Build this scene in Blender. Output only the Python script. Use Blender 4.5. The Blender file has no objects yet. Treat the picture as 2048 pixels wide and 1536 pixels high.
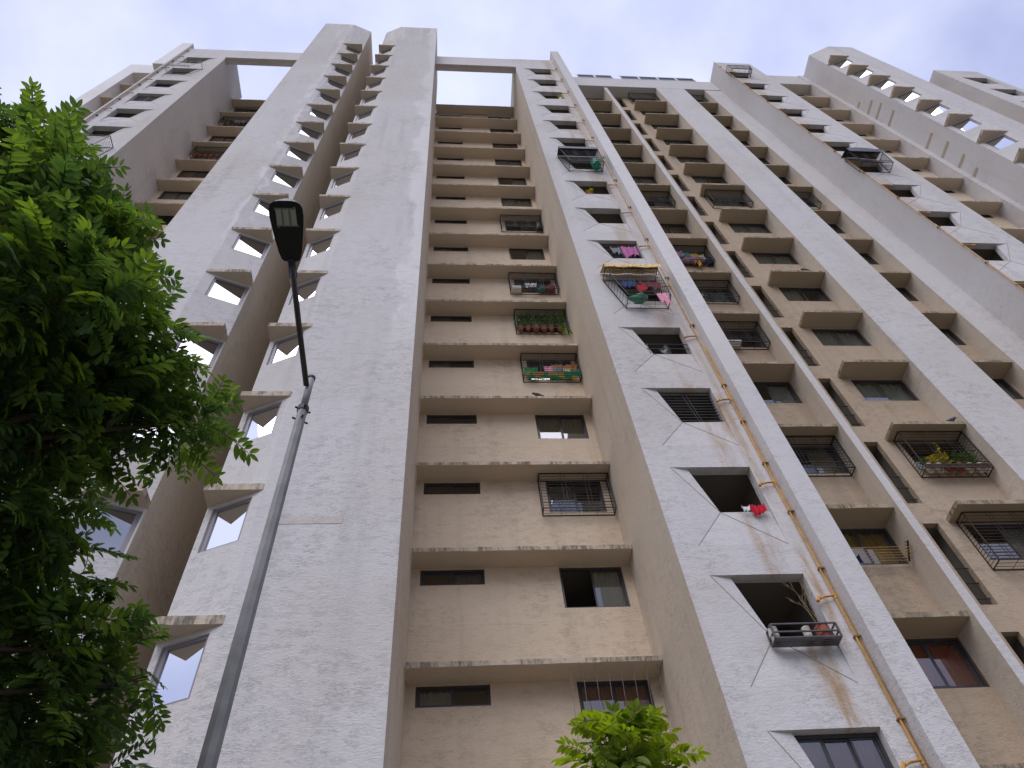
import bpy, math, random
from mathutils import Vector, Matrix
rnd = random.Random(7)
S = bpy.context.scene
C = S.collection
R = math.radians

# ------------------------------------------------------------------ camera
AX = (0.99634844, 0.00225894, 0.08535037)     # world X expressed in camera right/down/forward
AY = (-0.05018684, 0.82421529, 0.56404826)
AZ = (-0.06907293, -0.56627206, 0.82131899)
cd = bpy.data.cameras.new('camera'); cam = bpy.data.objects.new('camera', cd); C.objects.link(cam)
cam.matrix_world = Matrix(((AX[0], -AX[1], -AX[2], 0), (AY[0], -AY[1], -AY[2], 0), (AZ[0], -AZ[1], -AZ[2], 1.6), (0, 0, 0, 1)))
cd.sensor_width = 36; cd.sensor_fit = 'HORIZONTAL'; cd.lens = 1500 / 2048 * 36
cd.clip_start = 0.05; cd.clip_end = 3000
S.camera = cam

# ------------------------------------------------------------------ sky, sun, exposure
SUN_EL, SUN_AZ = R(52), R(206)
W = bpy.data.worlds.new('World'); S.world = W; W.use_nodes = True
nt = W.node_tree; nt.nodes.clear()
def wn(t, **k):
    n = nt.nodes.new(t)
    for a, b in k.items(): setattr(n, a, b)
    return n
out = wn('ShaderNodeOutputWorld')
sky = wn('ShaderNodeTexSky', sky_type='NISHITA', sun_disc=False, sun_elevation=SUN_EL, sun_rotation=SUN_AZ)
bg1 = wn('ShaderNodeBackground'); bg1.inputs['Strength'].default_value = 0.10
bg2 = wn('ShaderNodeBackground'); bg2.inputs['Strength'].default_value = 1.0
tc = wn('ShaderNodeTexCoord')
mp = wn('ShaderNodeMapping'); mp.inputs['Scale'].default_value = (1.6, 1.6, 2.2)
nz = wn('ShaderNodeTexNoise'); nz.inputs['Scale'].default_value = 1.7; nz.inputs['Detail'].default_value = 7; nz.inputs['Roughness'].default_value = .5
rp = wn('ShaderNodeValToRGB')
rp.color_ramp.elements[0].position = .38; rp.color_ramp.elements[0].color = (.43, .475, .75, 1)
rp.color_ramp.elements[1].position = .66; rp.color_ramp.elements[1].color = (.755, .795, 1.0, 1)
mx = wn('ShaderNodeMixShader'); mx.inputs[0].default_value = .9
L = nt.links.new
L(tc.outputs['Generated'], mp.inputs['Vector']); L(mp.outputs['Vector'], nz.inputs['Vector'])
L(nz.outputs['Fac'], rp.inputs['Fac']); L(rp.outputs['Color'], bg2.inputs['Color'])
# overcast sky: brightness falls from the zenith to the horizon as (1 + 2 sin h) / 3
sx = wn('ShaderNodeSeparateXYZ'); L(tc.outputs['Generated'], sx.inputs[0])
ov = wn('ShaderNodeMapRange'); L(sx.outputs[2], ov.inputs['Value'])
for a_, b_ in (('From Min', 0), ('From Max', 1), ('To Min', .36), ('To Max', 1.0)): ov.inputs[a_].default_value = b_
L(ov.outputs['Result'], bg2.inputs['Strength'])
L(sky.outputs['Color'], bg1.inputs['Color'])
L(bg1.outputs[0], mx.inputs[1]); L(bg2.outputs[0], mx.inputs[2]); L(mx.outputs[0], out.inputs['Surface'])
sd = bpy.data.lights.new('sun', 'SUN'); sd.energy = 1.5; sd.angle = R(50); sd.color = (1, .97, .99)
so = bpy.data.objects.new('sun', sd); C.objects.link(so)
so.rotation_euler = (R(90) - SUN_EL, 0, R(180) - SUN_AZ + R(0))
so.location = (0, -20, 60)
vs = S.view_settings; vs.view_transform = 'Standard'; vs.look = 'None'; vs.exposure = 0.45; vs.gamma = 1; vs.use_curve_mapping = False
S.render.engine = 'CYCLES'
S.cycles.max_bounces = 8; S.cycles.diffuse_bounces = 6; S.cycles.glossy_bounces = 3; S.cycles.transparent_max_bounces = 10
S.cycles.transmission_bounces = 3

# ------------------------------------------------------------------ materials
class MT:
    def __init__(s, name):
        s.m = bpy.data.materials.new(name); s.m.use_nodes = True; s.t = s.m.node_tree; s.t.nodes.clear()
        s.out = s.n('ShaderNodeOutputMaterial')
    def n(s, t, **k):
        n = s.t.nodes.new(t)
        for a, b in k.items():
            if a in n.inputs.keys(): n.inputs[a].default_value = b
            else: setattr(n, a, b)
        return n
    def l(s, a, b): s.t.links.new(a, b)
    def pos(s, scale, obj=False):
        if obj: g = s.n('ShaderNodeTexCoord'); o = g.outputs['Object']
        else: g = s.n('ShaderNodeNewGeometry'); o = g.outputs['Position']
        m = s.n('ShaderNodeMapping'); m.inputs['Scale'].default_value = scale
        s.l(o, m.inputs['Vector']); return m.outputs['Vector']
    def noise(s, scale, sc=1.0, detail=5, rough=.55, obj=False, dist=0):
        n = s.n('ShaderNodeTexNoise', Scale=sc, Detail=detail, Roughness=rough, Distortion=dist)
        s.l(s.pos(scale, obj), n.inputs['Vector']); return n.outputs['Fac']
    def ramp(s, f, p0, p1, v0=0., v1=1.):
        n = s.n('ShaderNodeMapRange', interpolation_type='SMOOTHSTEP')
        s.l(f, n.inputs['Value'])
        for k, v in (('From Min', p0), ('From Max', p1), ('To Min', v0), ('To Max', v1)): n.inputs[k].default_value = v
        return n.outputs['Result']
    def mix(s, f, a, b, mode='MIX'):
        n = s.n('ShaderNodeMix', data_type='RGBA', blend_type=mode)
        for v, i in ((f, 0), (a, 6), (b, 7)):
            if isinstance(v, (int, float)): n.inputs[i].default_value = v
            elif isinstance(v, tuple): n.inputs[i].default_value = v if len(v) == 4 else v + (1,)
            else: s.l(v, n.inputs[i])
        return n.outputs[2]
    def math(s, op, a, b=0.):
        n = s.n('ShaderNodeMath', operation=op)
        for v, i in ((a, 0), (b, 1)):
            if isinstance(v, (int, float)): n.inputs[i].default_value = v
            else: s.l(v, n.inputs[i])
        return n.outputs[0]
    def xyz(s):
        g = s.n('ShaderNodeNewGeometry'); x = s.n('ShaderNodeSeparateXYZ'); s.l(g.outputs['Position'], x.inputs[0]); return x.outputs, g
    def finish(s, col, rough=.85, bump=None, bstr=.3, bdist=.02, spec=.3, metal=0):
        p = s.n('ShaderNodeBsdfPrincipled')
        for v, k in ((col, 'Base Color'), (rough, 'Roughness'), (metal, 'Metallic'), (spec, 'Specular IOR Level')):
            if isinstance(v, tuple): p.inputs[k].default_value = v if len(v) == 4 else v + (1,)
            elif isinstance(v, (int, float)): p.inputs[k].default_value = v
            else: s.l(v, p.inputs[k])
        if bump is not None:
            b = s.n('ShaderNodeBump', Strength=bstr, Distance=bdist); s.l(bump, b.inputs['Height']); s.l(b.outputs['Normal'], p.inputs['Normal'])
        s.l(p.outputs[0], s.out.inputs['Surface']); s.p = p
        return s.m

def plaster(name, base, extra=None, marks=.5, weather=.30):
    m = MT(name)
    # short, mostly horizontal trowel scratches: thin squiggles where two noise fields cross their middle value
    n1 = m.noise((3.2, 3.2, 11), 1.6, 4, .6, dist=1.2)
    n1b = m.noise((7.5, 7.5, 21), 1.3, 4, .65, dist=1.0)
    line = lambda n, w: m.ramp(m.math('ABSOLUTE', m.math('SUBTRACT', n, .5)), .004, w, 1, 0)
    gate = m.ramp(m.noise((2.2, 2.2, 4), 1.3, 4, .6), .50, .62)
    gate2 = m.ramp(m.noise((3.1, 3.1, 6), 1.7, 4, .6), .47, .62)
    patch = m.ramp(m.noise((.55, .55, .40), 1, 5, .6), .38, .66)
    scr = m.math('MAXIMUM', m.math('MULTIPLY', line(n1, .035), gate), m.math('MULTIPLY', m.math('MULTIPLY', line(n1b, .05), gate2), .8))
    scr = m.math('MULTIPLY', scr, m.math('ADD', m.math('MULTIPLY', patch, .7), .3))
    speck = m.noise((14, 14, 30), 1, 3, .6)
    big = m.noise((.22, .22, .16), 1, 6, .6)
    streak = m.noise((1.6, 1.6, .11), 1, 6, .62)
    dark = tuple(c * .48 for c in base)
    warm = (base[0] * .80, base[1] * .72, base[2] * .62)
    col = m.mix(m.math('MULTIPLY', m.ramp(big, .42, .70), .38), base, warm)
    col = m.mix(m.math('MULTIPLY', m.ramp(streak, .50, .72), weather), col, tuple(c * .66 for c in base))
    col = m.mix(m.math('MULTIPLY', m.ramp(speck, .45, .75), .16), col, tuple(c * .7 for c in base))
    col = m.mix(m.math('MULTIPLY', scr, marks), col, dark)
    (o, g) = m.xyz()
    fz = m.math('DIVIDE', m.math('SUBTRACT', o[2], 10.2), 2.905)
    wob = m.math('MULTIPLY', m.math('SUBTRACT', m.noise((.8, .8, .8), 1, 3, .5), .5), .03)
    fr = m.math('ABSOLUTE', m.math('SUBTRACT', m.math('FRACT', m.math('ADD', fz, wob)), .5))
    jl = m.math('MULTIPLY', m.ramp(fr, .001, .006, 1, 0), m.ramp(m.noise((.9, .9, .35), 1, 4, .6), .46, .6))
    col = m.mix(m.math('MULTIPLY', jl, .30), col, dark)
    wn_ = m.n('ShaderNodeTexWhiteNoise', noise_dimensions='1D'); m.l(m.math('FLOOR', m.math('ADD', m.math('ADD', fz, wob), .5)), wn_.inputs['W'])
    col = m.mix(m.math('MULTIPLY', wn_.outputs['Value'], .12), col, tuple(c * .7 for c in base))
    if extra: col = extra(m, col)
    h = m.math('SUBTRACT', m.math('ADD', m.math('MULTIPLY', n1b, .5), m.math('MULTIPLY', speck, .45)), m.math('MULTIPLY', scr, .35))
    return m.finish(col, .9, h, .55, .03, .2)

BASE = (.63, .607, .597)
def rust_pipe(x0, x1):
    def f(m, col):
        (o, g) = m.xyz()
        band = m.math('MULTIPLY', m.ramp(o[0], x0, x0 + .3), m.ramp(o[0], x1 - .12, x1, 1, 0))
        n = m.noise((1.5, 1.5, .30), 1, 6, .65)
        f_ = m.math('MULTIPLY', m.math('MULTIPLY', band, m.ramp(n, .42, .62)), m.ramp(o[2], 10, 20, .85, .38))
        return m.mix(f_, col, (.38, .225, .09))
    return f
def paint_patch(sx, xa, z0, wd=None):
    def f(m, col):
        (o, g) = m.xyz()
        n = m.noise((1.3, 1.3, .5), 1, 6, .6)
        t = m.math('ADD', m.math('MULTIPLY', m.math('SUBTRACT', o[0], xa), sx), m.math('MULTIPLY', m.math('SUBTRACT', n, .5), 2.2))
        e = m.math('MULTIPLY', m.ramp(t, -.05, .25), m.ramp(o[2], z0, z0 + 6))
        if wd: e = m.math('MULTIPLY', e, m.ramp(t, wd, wd + .12, 1, 0))
        drip = m.noise((2.5, 2.5, .25), 1, 5, .6)
        top = m.math('MULTIPLY', m.ramp(o[2], 50, 58), m.ramp(drip, .5, .6))
        col = m.mix(m.math('MULTIPLY', e, .42), col, (.84, .82, .81))
        grime = m.math('MULTIPLY', m.ramp(o[2], 30, 55), .32)
        col = m.mix(grime, col, (.40, .375, .35))
        return m.mix(m.math('MULTIPLY', top, .3), col, (.75, .75, .74))
    return f
M = {}
M['plaster'] = plaster('beige_plaster', BASE)
M['plaster_R'] = plaster('stair_plaster', BASE, paint_patch(1, -1.35, 14), weather=.45)
M['plaster_L'] = plaster('stair_plaster_far', BASE, paint_patch(1, -6.75, 20, .3), weather=.45)
M['plaster_pipe'] = plaster('rust_stained_plaster', BASE, rust_pipe(5.6, 6.6))
M['plaster_pipe2'] = plaster('rust_stained_plaster_right', BASE, rust_pipe(17.35, 18.2))
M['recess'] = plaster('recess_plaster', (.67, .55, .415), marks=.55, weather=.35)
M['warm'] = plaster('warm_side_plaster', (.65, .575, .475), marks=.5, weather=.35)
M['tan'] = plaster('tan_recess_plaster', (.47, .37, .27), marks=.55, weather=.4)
M['halo_white'] = plaster('halo_white_plaster', (.84, .83, .84), marks=.12, weather=.1)  # bright halo along the left roofline, put into the plaster colour
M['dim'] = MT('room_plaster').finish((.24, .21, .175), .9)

def ledge_mat(name, c):
    m = MT(name)
    (o, g) = m.xyz()
    nx = m.n('ShaderNodeSeparateXYZ'); m.l(g.outputs['Normal'], nx.inputs[0])
    face = m.ramp(m.math('ABSOLUTE', nx.outputs[2]), .3, .7, 1, 0)
    n = m.noise((3.4, 3.4, 1.2), 1, 7, .7); n2 = m.noise((16, 16, 3), 1, 4, .6)
    f = m.math('MULTIPLY', m.math('MULTIPLY', m.ramp(n, .38, .60), m.ramp(n2, .28, .60)), face)
    col = m.mix(m.math('MULTIPLY', f, .85), c, (.10, .09, .065))
    fine = m.noise((8, 8, 8), 1, 5, .6)
    col = m.mix(m.math('MULTIPLY', m.ramp(fine, .5, .75), .18), col, (.3, .27, .22))
    return m.finish(col, .92, m.noise((9, 9, 20), 1, 4, .6), .5, .02, .2)
M['ledge'] = ledge_mat('ledge_concrete', (.56, .47, .37))
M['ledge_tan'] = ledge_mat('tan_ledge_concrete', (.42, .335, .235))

def plain(name, col, rough=.5, metal=0, spec=.4, var=.0):
    m = MT(name)
    c = col
    if var:
        n = m.noise((5, 5, 5), 1, 5, .6)
        c = m.mix(m.ramp(n, .35, .7), col, tuple(x * (1 - var) for x in col))
    return m.finish(c, rough, None, spec=spec, metal=metal)
M['frame'] = plain('dark_aluminium', (.045, .043, .048), .4, 0, .5)
M['frame_grey'] = plain('grey_aluminium', (.22, .20, .215), .4, 0, .5)
M['rack'] = plain('grey_painted_iron', (.11, .105, .11), .5, 0, .4, .3)
M['iron'] = plain('black_iron', (.03, .027, .026), .55, 0, .4, .4)
M['rusty_iron'] = plain('rusty_iron', (.07, .045, .035), .7, 0, .3, .5)
M['pipe'] = plain('ochre_pipe_paint', (.60, .31, .06), .5, 0, .4, .35)
M['clamp'] = plain('ochre_clamp', (.30, .20, .11), .6, .2, .4, .4)
M['pipe_old'] = plain('weathered_orange_paint', (.45, .28, .17), .6, 0, .4, .4)
M['galv'] = plain('galvanised_steel', (.25, .245, .24), .55, .1, .4, .25)
M['lamp_black'] = plain('black_lamp_housing', (.012, .012, .013), .45)
M['arm_brown'] = plain('dark_lamp_arm', (.045, .035, .032), .45)
M['lens'] = plain('lamp_lens', (.34, .36, .30), .25, 0, .5)
M['lens_rim'] = plain('lamp_reflector', (.17, .18, .15), .4)
M['panel'] = plain('solar_cells', (.012, .018, .07), .6, 0, .15)
M['white_metal'] = plain('white_aluminium', (.75, .75, .78), .4)
M['black_sheet'] = plain('black_plastic_sheet', (.012, .012, .015), .4, 0, .5)
M['drum'] = plain('green_plastic', (.02, .30, .17), .4)
M['terracotta'] = plain('terracotta', (.33, .10, .055), .8, var=.3)
M['white_pot'] = plain('white_ceramic', (.6, .55, .48), .5)
M['branch'] = plain('bark', (.075, .05, .035), .9, var=.4)
M['dry'] = plain('dry_twigs', (.26, .19, .11), .9)
M['bird'] = plain('pigeon_feathers', (.07, .07, .08), .8, var=.4)
M['groove'] = plain('dirty_groove', (.30, .27, .23), .9)
M['repair'] = plaster('repair_band', (.44, .36, .27), marks=.3)
M['repair2'] = plaster('faint_repair_band', (.59, .54, .51), marks=.4)
M['cardboard'] = plain('white_box', (.72, .70, .66), .7)
M['stained'] = plain('stained_glass_sheet', (.35, .06, .05), .6, var=.4)

def glass():
    m = MT('tinted_glass')
    lw = m.n('ShaderNodeFresnel', IOR=1.62)
    tr = m.n('ShaderNodeBsdfTransparent', Color=(.62, .64, .61, 1))
    gl = m.n('ShaderNodeBsdfGlossy', Color=(.95, .96, 1, 1), Roughness=.015)
    f = m.math('ADD', m.math('MULTIPLY', lw.outputs[0], 1.1), .11)
    mx = m.n('ShaderNodeMixShader'); m.l(f, mx.inputs[0]); m.l(tr.outputs[0], mx.inputs[1]); m.l(gl.outputs[0], mx.inputs[2])
    m.l(mx.outputs[0], m.out.inputs['Surface']); return m.m
M['glass'] = glass()
def mirror_glass():
    m = MT('reflective_glass')
    fr = m.n('ShaderNodeFresnel', IOR=2.2)
    df = m.n('ShaderNodeBsdfDiffuse', Color=(.02, .022, .025, 1))
    gl = m.n('ShaderNodeBsdfGlossy', Color=(.93, .95, 1, 1), Roughness=.01)
    f = m.math('MINIMUM', m.math('ADD', m.math('MULTIPLY', fr.outputs[0], 1.0), .24), 1.0)
    mx = m.n('ShaderNodeMixShader'); m.l(f, mx.inputs[0]); m.l(df.outputs[0], mx.inputs[1]); m.l(gl.outputs[0], mx.inputs[2])
    m.l(mx.outputs[0], m.out.inputs['Surface']); return m.m
M['mirror'] = mirror_glass()

def fabric(name, c1, c2=None, mode='plain', sc=20):
    m = MT(name)
    if mode == 'plain': col = c1
    else:
        t = m.n('ShaderNodeTexCoord'); mp_ = m.n('ShaderNodeMapping'); m.l(t.outputs['Object'], mp_.inputs['Vector'])
        if mode == 'stripe':
            w = m.n('ShaderNodeTexWave', Scale=sc, Distortion=.3); m.l(mp_.outputs[0], w.inputs['Vector']); f = m.ramp(w.outputs['Fac'], .4, .6)
        else:
            w = m.n('ShaderNodeTexVoronoi', Scale=sc, feature='F1', distance='CHEBYCHEV' if mode == 'check' else 'EUCLIDEAN'); m.l(mp_.outputs[0], w.inputs['Vector']); f = m.ramp(w.outputs['Distance'], *((.40, .44) if mode == 'check' else (.30, .42)))
        col = m.mix(f, c1, c2)
    m.finish(col, .95, None, spec=.1)
    try: m.p.inputs['Sheen Weight'].default_value = .1
    except Exception: pass
    return m.m
FB = {
 'green': fabric('green_cloth', (.02, .22, .07)), 'red': fabric('red_cloth', (.55, .015, .04)), 'white': fabric('white_cloth', (.75, .75, .76)),
 'pink': fabric('pink_patterned_cloth', (.62, .10, .26), (.75, .40, .48), 'dots', 22), 'maroon': fabric('maroon_cloth', (.20, .05, .055)),
 'navy': fabric('navy_cloth', (.015, .016, .06)), 'blue': fabric('blue_cloth', (.06, .09, .25)), 'teal': fabric('teal_cloth', (.06, .20, .19)),
 'yellow': fabric('yellow_cloth', (.62, .36, .03)), 'cream': fabric('cream_cloth', (.62, .50, .30)), 'magenta': fabric('magenta_cloth', (.46, .14, .32)),
 'orange': fabric('orange_striped_cloth', (.55, .25, .06), (.40, .13, .04), 'stripe', 9), 'grey': fabric('grey_cloth', (.22, .23, .25)),
 'sheet': fabric('patterned_bedsheet', (.62, .43, .13), (.03, .33, .13), 'check', 5), 'mint': fabric('mint_cloth', (.12, .31, .21)),
 'floral': fabric('floral_awning_cloth', (.42, .10, .05), (.66, .52, .24), 'dots', 14), 'dark': fabric('dark_cloth', (.03, .025, .03)),
 'brown': fabric('brown_cloth', (.30, .15, .06)), 'redcur': fabric('red_brown_curtain', (.62, .08, .03)), 'rosecur': fabric('rose_brown_curtain', (.55, .20, .15)),
 'beigecur': fabric('beige_curtain', (.38, .34, .24)), 'palecur': fabric('pale_curtain', (.66, .66, .60)), 'yelcur': fabric('mustard_curtain', (.62, .42, .08)), 'mauve': fabric('mauve_patterned_cloth', (.30, .10, .22), (.42, .26, .34), 'dots', 20),
}

def leaf_mat(name, c_dark, c_light, trans):
    m = MT(name)
    at = m.n('ShaderNodeAttribute', attribute_name='tint')
    oi = m.n('ShaderNodeObjectInfo')
    f = m.math('ADD', at.outputs['Fac'], m.math('MULTIPLY', m.math('SUBTRACT', oi.outputs['Random'], .5), .35))
    n = m.noise((9, 9, 9), 1, 3, .5)
    f = m.math('ADD', f, m.math('MULTIPLY', m.math('SUBTRACT', n, .5), .4))
    r = m.n('ShaderNodeValToRGB'); e = r.color_ramp.elements
    e[0].position = .0; e[0].color = c_dark + (1,); e[1].position = 1; e[1].color = c_light + (1,)
    x = e.new(.55); x.color = tuple(a * .6 + b * .4 for a, b in zip(c_dark, c_light)) + (1,)
    m.l(f, r.inputs[0])
    p = m.n('ShaderNodeBsdfPrincipled', Roughness=.38); p.inputs['Specular IOR Level'].default_value = .45
    m.l(r.outputs[0], p.inputs['Base Color'])
    t = m.n('ShaderNodeBsdfTranslucent')
    m.l(m.mix(1, r.outputs[0], (1.45, 1.4, .45, 1), 'MULTIPLY'), t.inputs['Color'])
    mx = m.n('ShaderNodeMixShader'); mx.inputs[0].default_value = trans
    m.l(p.outputs[0], mx.inputs[1]); m.l(t.outputs[0], mx.inputs[2]); m.l(mx.outputs[0], m.out.inputs['Surface'])
    return m.m
M['leaf'] = leaf_mat('tree_leaf', (.045, .095, .045), (.155, .245, .038), .64)
M['leaf2'] = leaf_mat('young_leaf', (.07, .14, .02), (.26, .35, .025), .5)
M['potleaf'] = leaf_mat('pot_plant_leaf', (.02, .07, .012), (.11, .22, .02), .35)
M['yellowleaf'] = leaf_mat('yellow_leaf', (.20, .22, .01), (.62, .48, .02), .35)

def ground_mat():
    m = MT('paving')
    n = m.noise((.6, .6, .6), 1, 6, .6); n2 = m.noise((6, 6, 6), 1, 4, .6)
    col = m.mix(m.ramp(n, .35, .7), (.20, .185, .15), (.13, .125, .10))
    return m.finish(col, .9, n2, .3, .02)
M['ground'] = ground_mat()

# ------------------------------------------------------------------ mesh helpers
class MB:
    def __init__(s): s.v = []; s.f = []; s.smooth = False
    def pts(s, vs):
        b = len(s.v); s.v += [tuple(map(float, p)) for p in vs]; return b
    def poly(s, *p):
        b = s.pts(p); s.f.append(tuple(range(b, b + len(p))))
    def box(s, x0, x1, y0, y1, z0, z1):
        b = s.pts([(x0, y0, z0), (x1, y0, z0), (x1, y1, z0), (x0, y1, z0), (x0, y0, z1), (x1, y0, z1), (x1, y1, z1), (x0, y1, z1)])
        s.f += [tuple(b + i for i in q) for q in ((0, 1, 5, 4), (1, 2, 6, 5), (2, 3, 7, 6), (3, 0, 4, 7), (4, 5, 6, 7), (3, 2, 1, 0))]
    def prism(s, poly, z0, z1):
        n = len(poly); b = s.pts([(x, y, z0) for x, y in poly] + [(x, y, z1) for x, y in poly])
        for i in range(n):
            j = (i + 1) % n; s.f.append((b + i, b + j, b + n + j, b + n + i))
        s.f.append(tuple(b + n + i for i in range(n))); s.f.append(tuple(b + i for i in reversed(range(n))))
    def tube(s, pts, r, n=6, cap=True):
        pts = [Vector(p) for p in pts]; rr = r if isinstance(r, (list, tuple)) else [r] * len(pts)
        rings = []
        for i, p in enumerate(pts):
            d = (pts[min(i + 1, len(pts) - 1)] - pts[max(i - 1, 0)]).normalized()
            u = d.cross(Vector((0, 0, 1)) if abs(d.z) < .95 else Vector((1, 0, 0))).normalized(); w = d.cross(u)
            rings.append(s.pts([p + (u * math.cos(a) + w * math.sin(a)) * rr[i] for a in [2 * math.pi * k / n + math.pi / 4 for k in range(n)]]))
        for a, b in zip(rings, rings[1:]):
            for k in range(n): s.f.append((a + k, a + (k + 1) % n, b + (k + 1) % n, b + k))
        if cap:
            s.f.append(tuple(rings[0] + k for k in reversed(range(n)))); s.f.append(tuple(rings[-1] + k for k in range(n)))
    def lathe(s, c, prof, n=12):
        rings = [s.pts([(c[0] + r * math.cos(2 * math.pi * k / n), c[1] + r * math.sin(2 * math.pi * k / n), c[2] + z) for k in range(n)]) for r, z in prof]
        for a, b in zip(rings, rings[1:]):
            for k in range(n): s.f.append((a + k, a + (k + 1) % n, b + (k + 1) % n, b + k))
        s.f.append(tuple(rings[0] + k for k in reversed(range(n)))); s.f.append(tuple(rings[-1] + k for k in range(n)))
    def panel(s, P, u0, u1, v0, v1, holes, depth=0.0):
        """flat wall in the plane P(u,v,d) with rectangular holes (u0,u1,v0,v1) and reveals of the given depth"""
        us = sorted({u0, u1, *[h[0] for h in holes], *[h[1] for h in holes]}); vs_ = sorted({v0, v1, *[h[2] for h in holes], *[h[3] for h in holes]})
        us = [u for u in us if u0 <= u <= u1]; vs_ = [v for v in vs_ if v0 <= v <= v1]
        idx = {}
        def gi(i, j):
            if (i, j) not in idx: idx[i, j] = s.pts([P(us[i], vs_[j], 0)])
            return idx[i, j]
        for i in range(len(us) - 1):
            um = (us[i] + us[i + 1]) / 2
            hh = [h for h in holes if h[0] < um < h[1]]
            j = 0
            for j in range(len(vs_) - 1):
                vm = (vs_[j] + vs_[j + 1]) / 2
                if any(h[2] < vm < h[3] for h in hh): continue
                s.f.append((gi(i, j), gi(i + 1, j), gi(i + 1, j + 1), gi(i, j + 1)))
        if depth:
            for a, b, c, d in holes:
                q = [(a, c), (b, c), (b, d), (a, d)]
                for k in range(4):
                    p0, p1 = q[k], q[(k + 1) % 4]
                    s.poly(P(*p0, 0), P(*p0, depth), P(*p1, depth), P(*p1, 0))

LOC = {}
def empty(name, loc, label=None, cat=None, group=None):
    o = bpy.data.objects.new(name, None); C.objects.link(o); o.location = loc; LOC[o.name] = Vector(loc)
    o.empty_display_size = .2
    tag(o, label, cat, group); return o
def tag(o, label=None, cat=None, group=None, kind=None):
    if label: o['label'] = label
    if cat: o['category'] = cat
    if group: o['group'] = group
    if kind: o['kind'] = kind
    return o
def build(name, mb, mat, parent=None, origin=None, smooth=False, kind=None):
    """link the collected faces as one mesh object; vertices are given in world coordinates"""
    if origin is None:
        n = len(mb.v); origin = (sum(v[0] for v in mb.v) / n, sum(v[1] for v in mb.v) / n, min(v[2] for v in mb.v))
    o3 = Vector(origin)
    me = bpy.data.meshes.new(name)
    me.from_pydata([(v[0] - o3.x, v[1] - o3.y, v[2] - o3.z) for v in mb.v], [], mb.f); me.update()
    if smooth:
        for p in me.polygons: p.use_smooth = True
    me.materials.append(mat)
    o = bpy.data.objects.new(name, me); C.objects.link(o)
    LOC[o.name] = o3
    if parent is not None: o.parent = parent; o.location = o3 - LOC[parent.name]
    else: o.location = o3
    if kind: o['kind'] = kind
    return o
def copy_tree(o, loc=None, parent=None):
    c = o.copy(); C.objects.link(c)
    pl = LOC[parent.name] if parent is not None else Vector((0, 0, 0))
    c.parent = parent
    base = LOC[o.name]; new = Vector(loc) if loc is not None else base
    c.location = new - pl; LOC[c.name] = new
    for ch in list(o.children): copy_tree(ch, LOC[ch.name] - base + new, c)
    return c

# ------------------------------------------------------------------ ground
g = MB()
g.poly((-800, -800, 0), (800, -800, 0), (800, 800, 0), (-800, 800, 0))
tag(build('ground', g, M['ground'], origin=(0, 0, 0)), kind='structure')

# ------------------------------------------------------------------ the building
FL = 2.905                                   # storey height
ZC = 10.40                                   # ledge level of the first storey in view
BLD = empty('apartment_building', (4, 12, 0), 'tall beige plastered apartment block with stacked windows, ledges and projecting piers', 'building')
XF = lambda y: (lambda u, v, d: (u, y + d, v))              # front-facing plane
def XS(x, sgn):                                              # side plane, u runs along Y
    return lambda u, v, d: (x + sgn * d, u, v)

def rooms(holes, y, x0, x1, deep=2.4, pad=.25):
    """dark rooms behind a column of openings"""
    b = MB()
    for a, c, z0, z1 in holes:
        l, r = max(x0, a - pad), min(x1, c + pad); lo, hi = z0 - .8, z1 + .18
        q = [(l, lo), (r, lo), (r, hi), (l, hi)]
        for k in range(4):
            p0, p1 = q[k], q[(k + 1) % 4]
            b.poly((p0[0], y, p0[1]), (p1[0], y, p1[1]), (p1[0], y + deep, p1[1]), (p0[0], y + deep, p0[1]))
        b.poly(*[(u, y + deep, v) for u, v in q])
    return build('room_interior', b, M['dim'], BLD)

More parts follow.
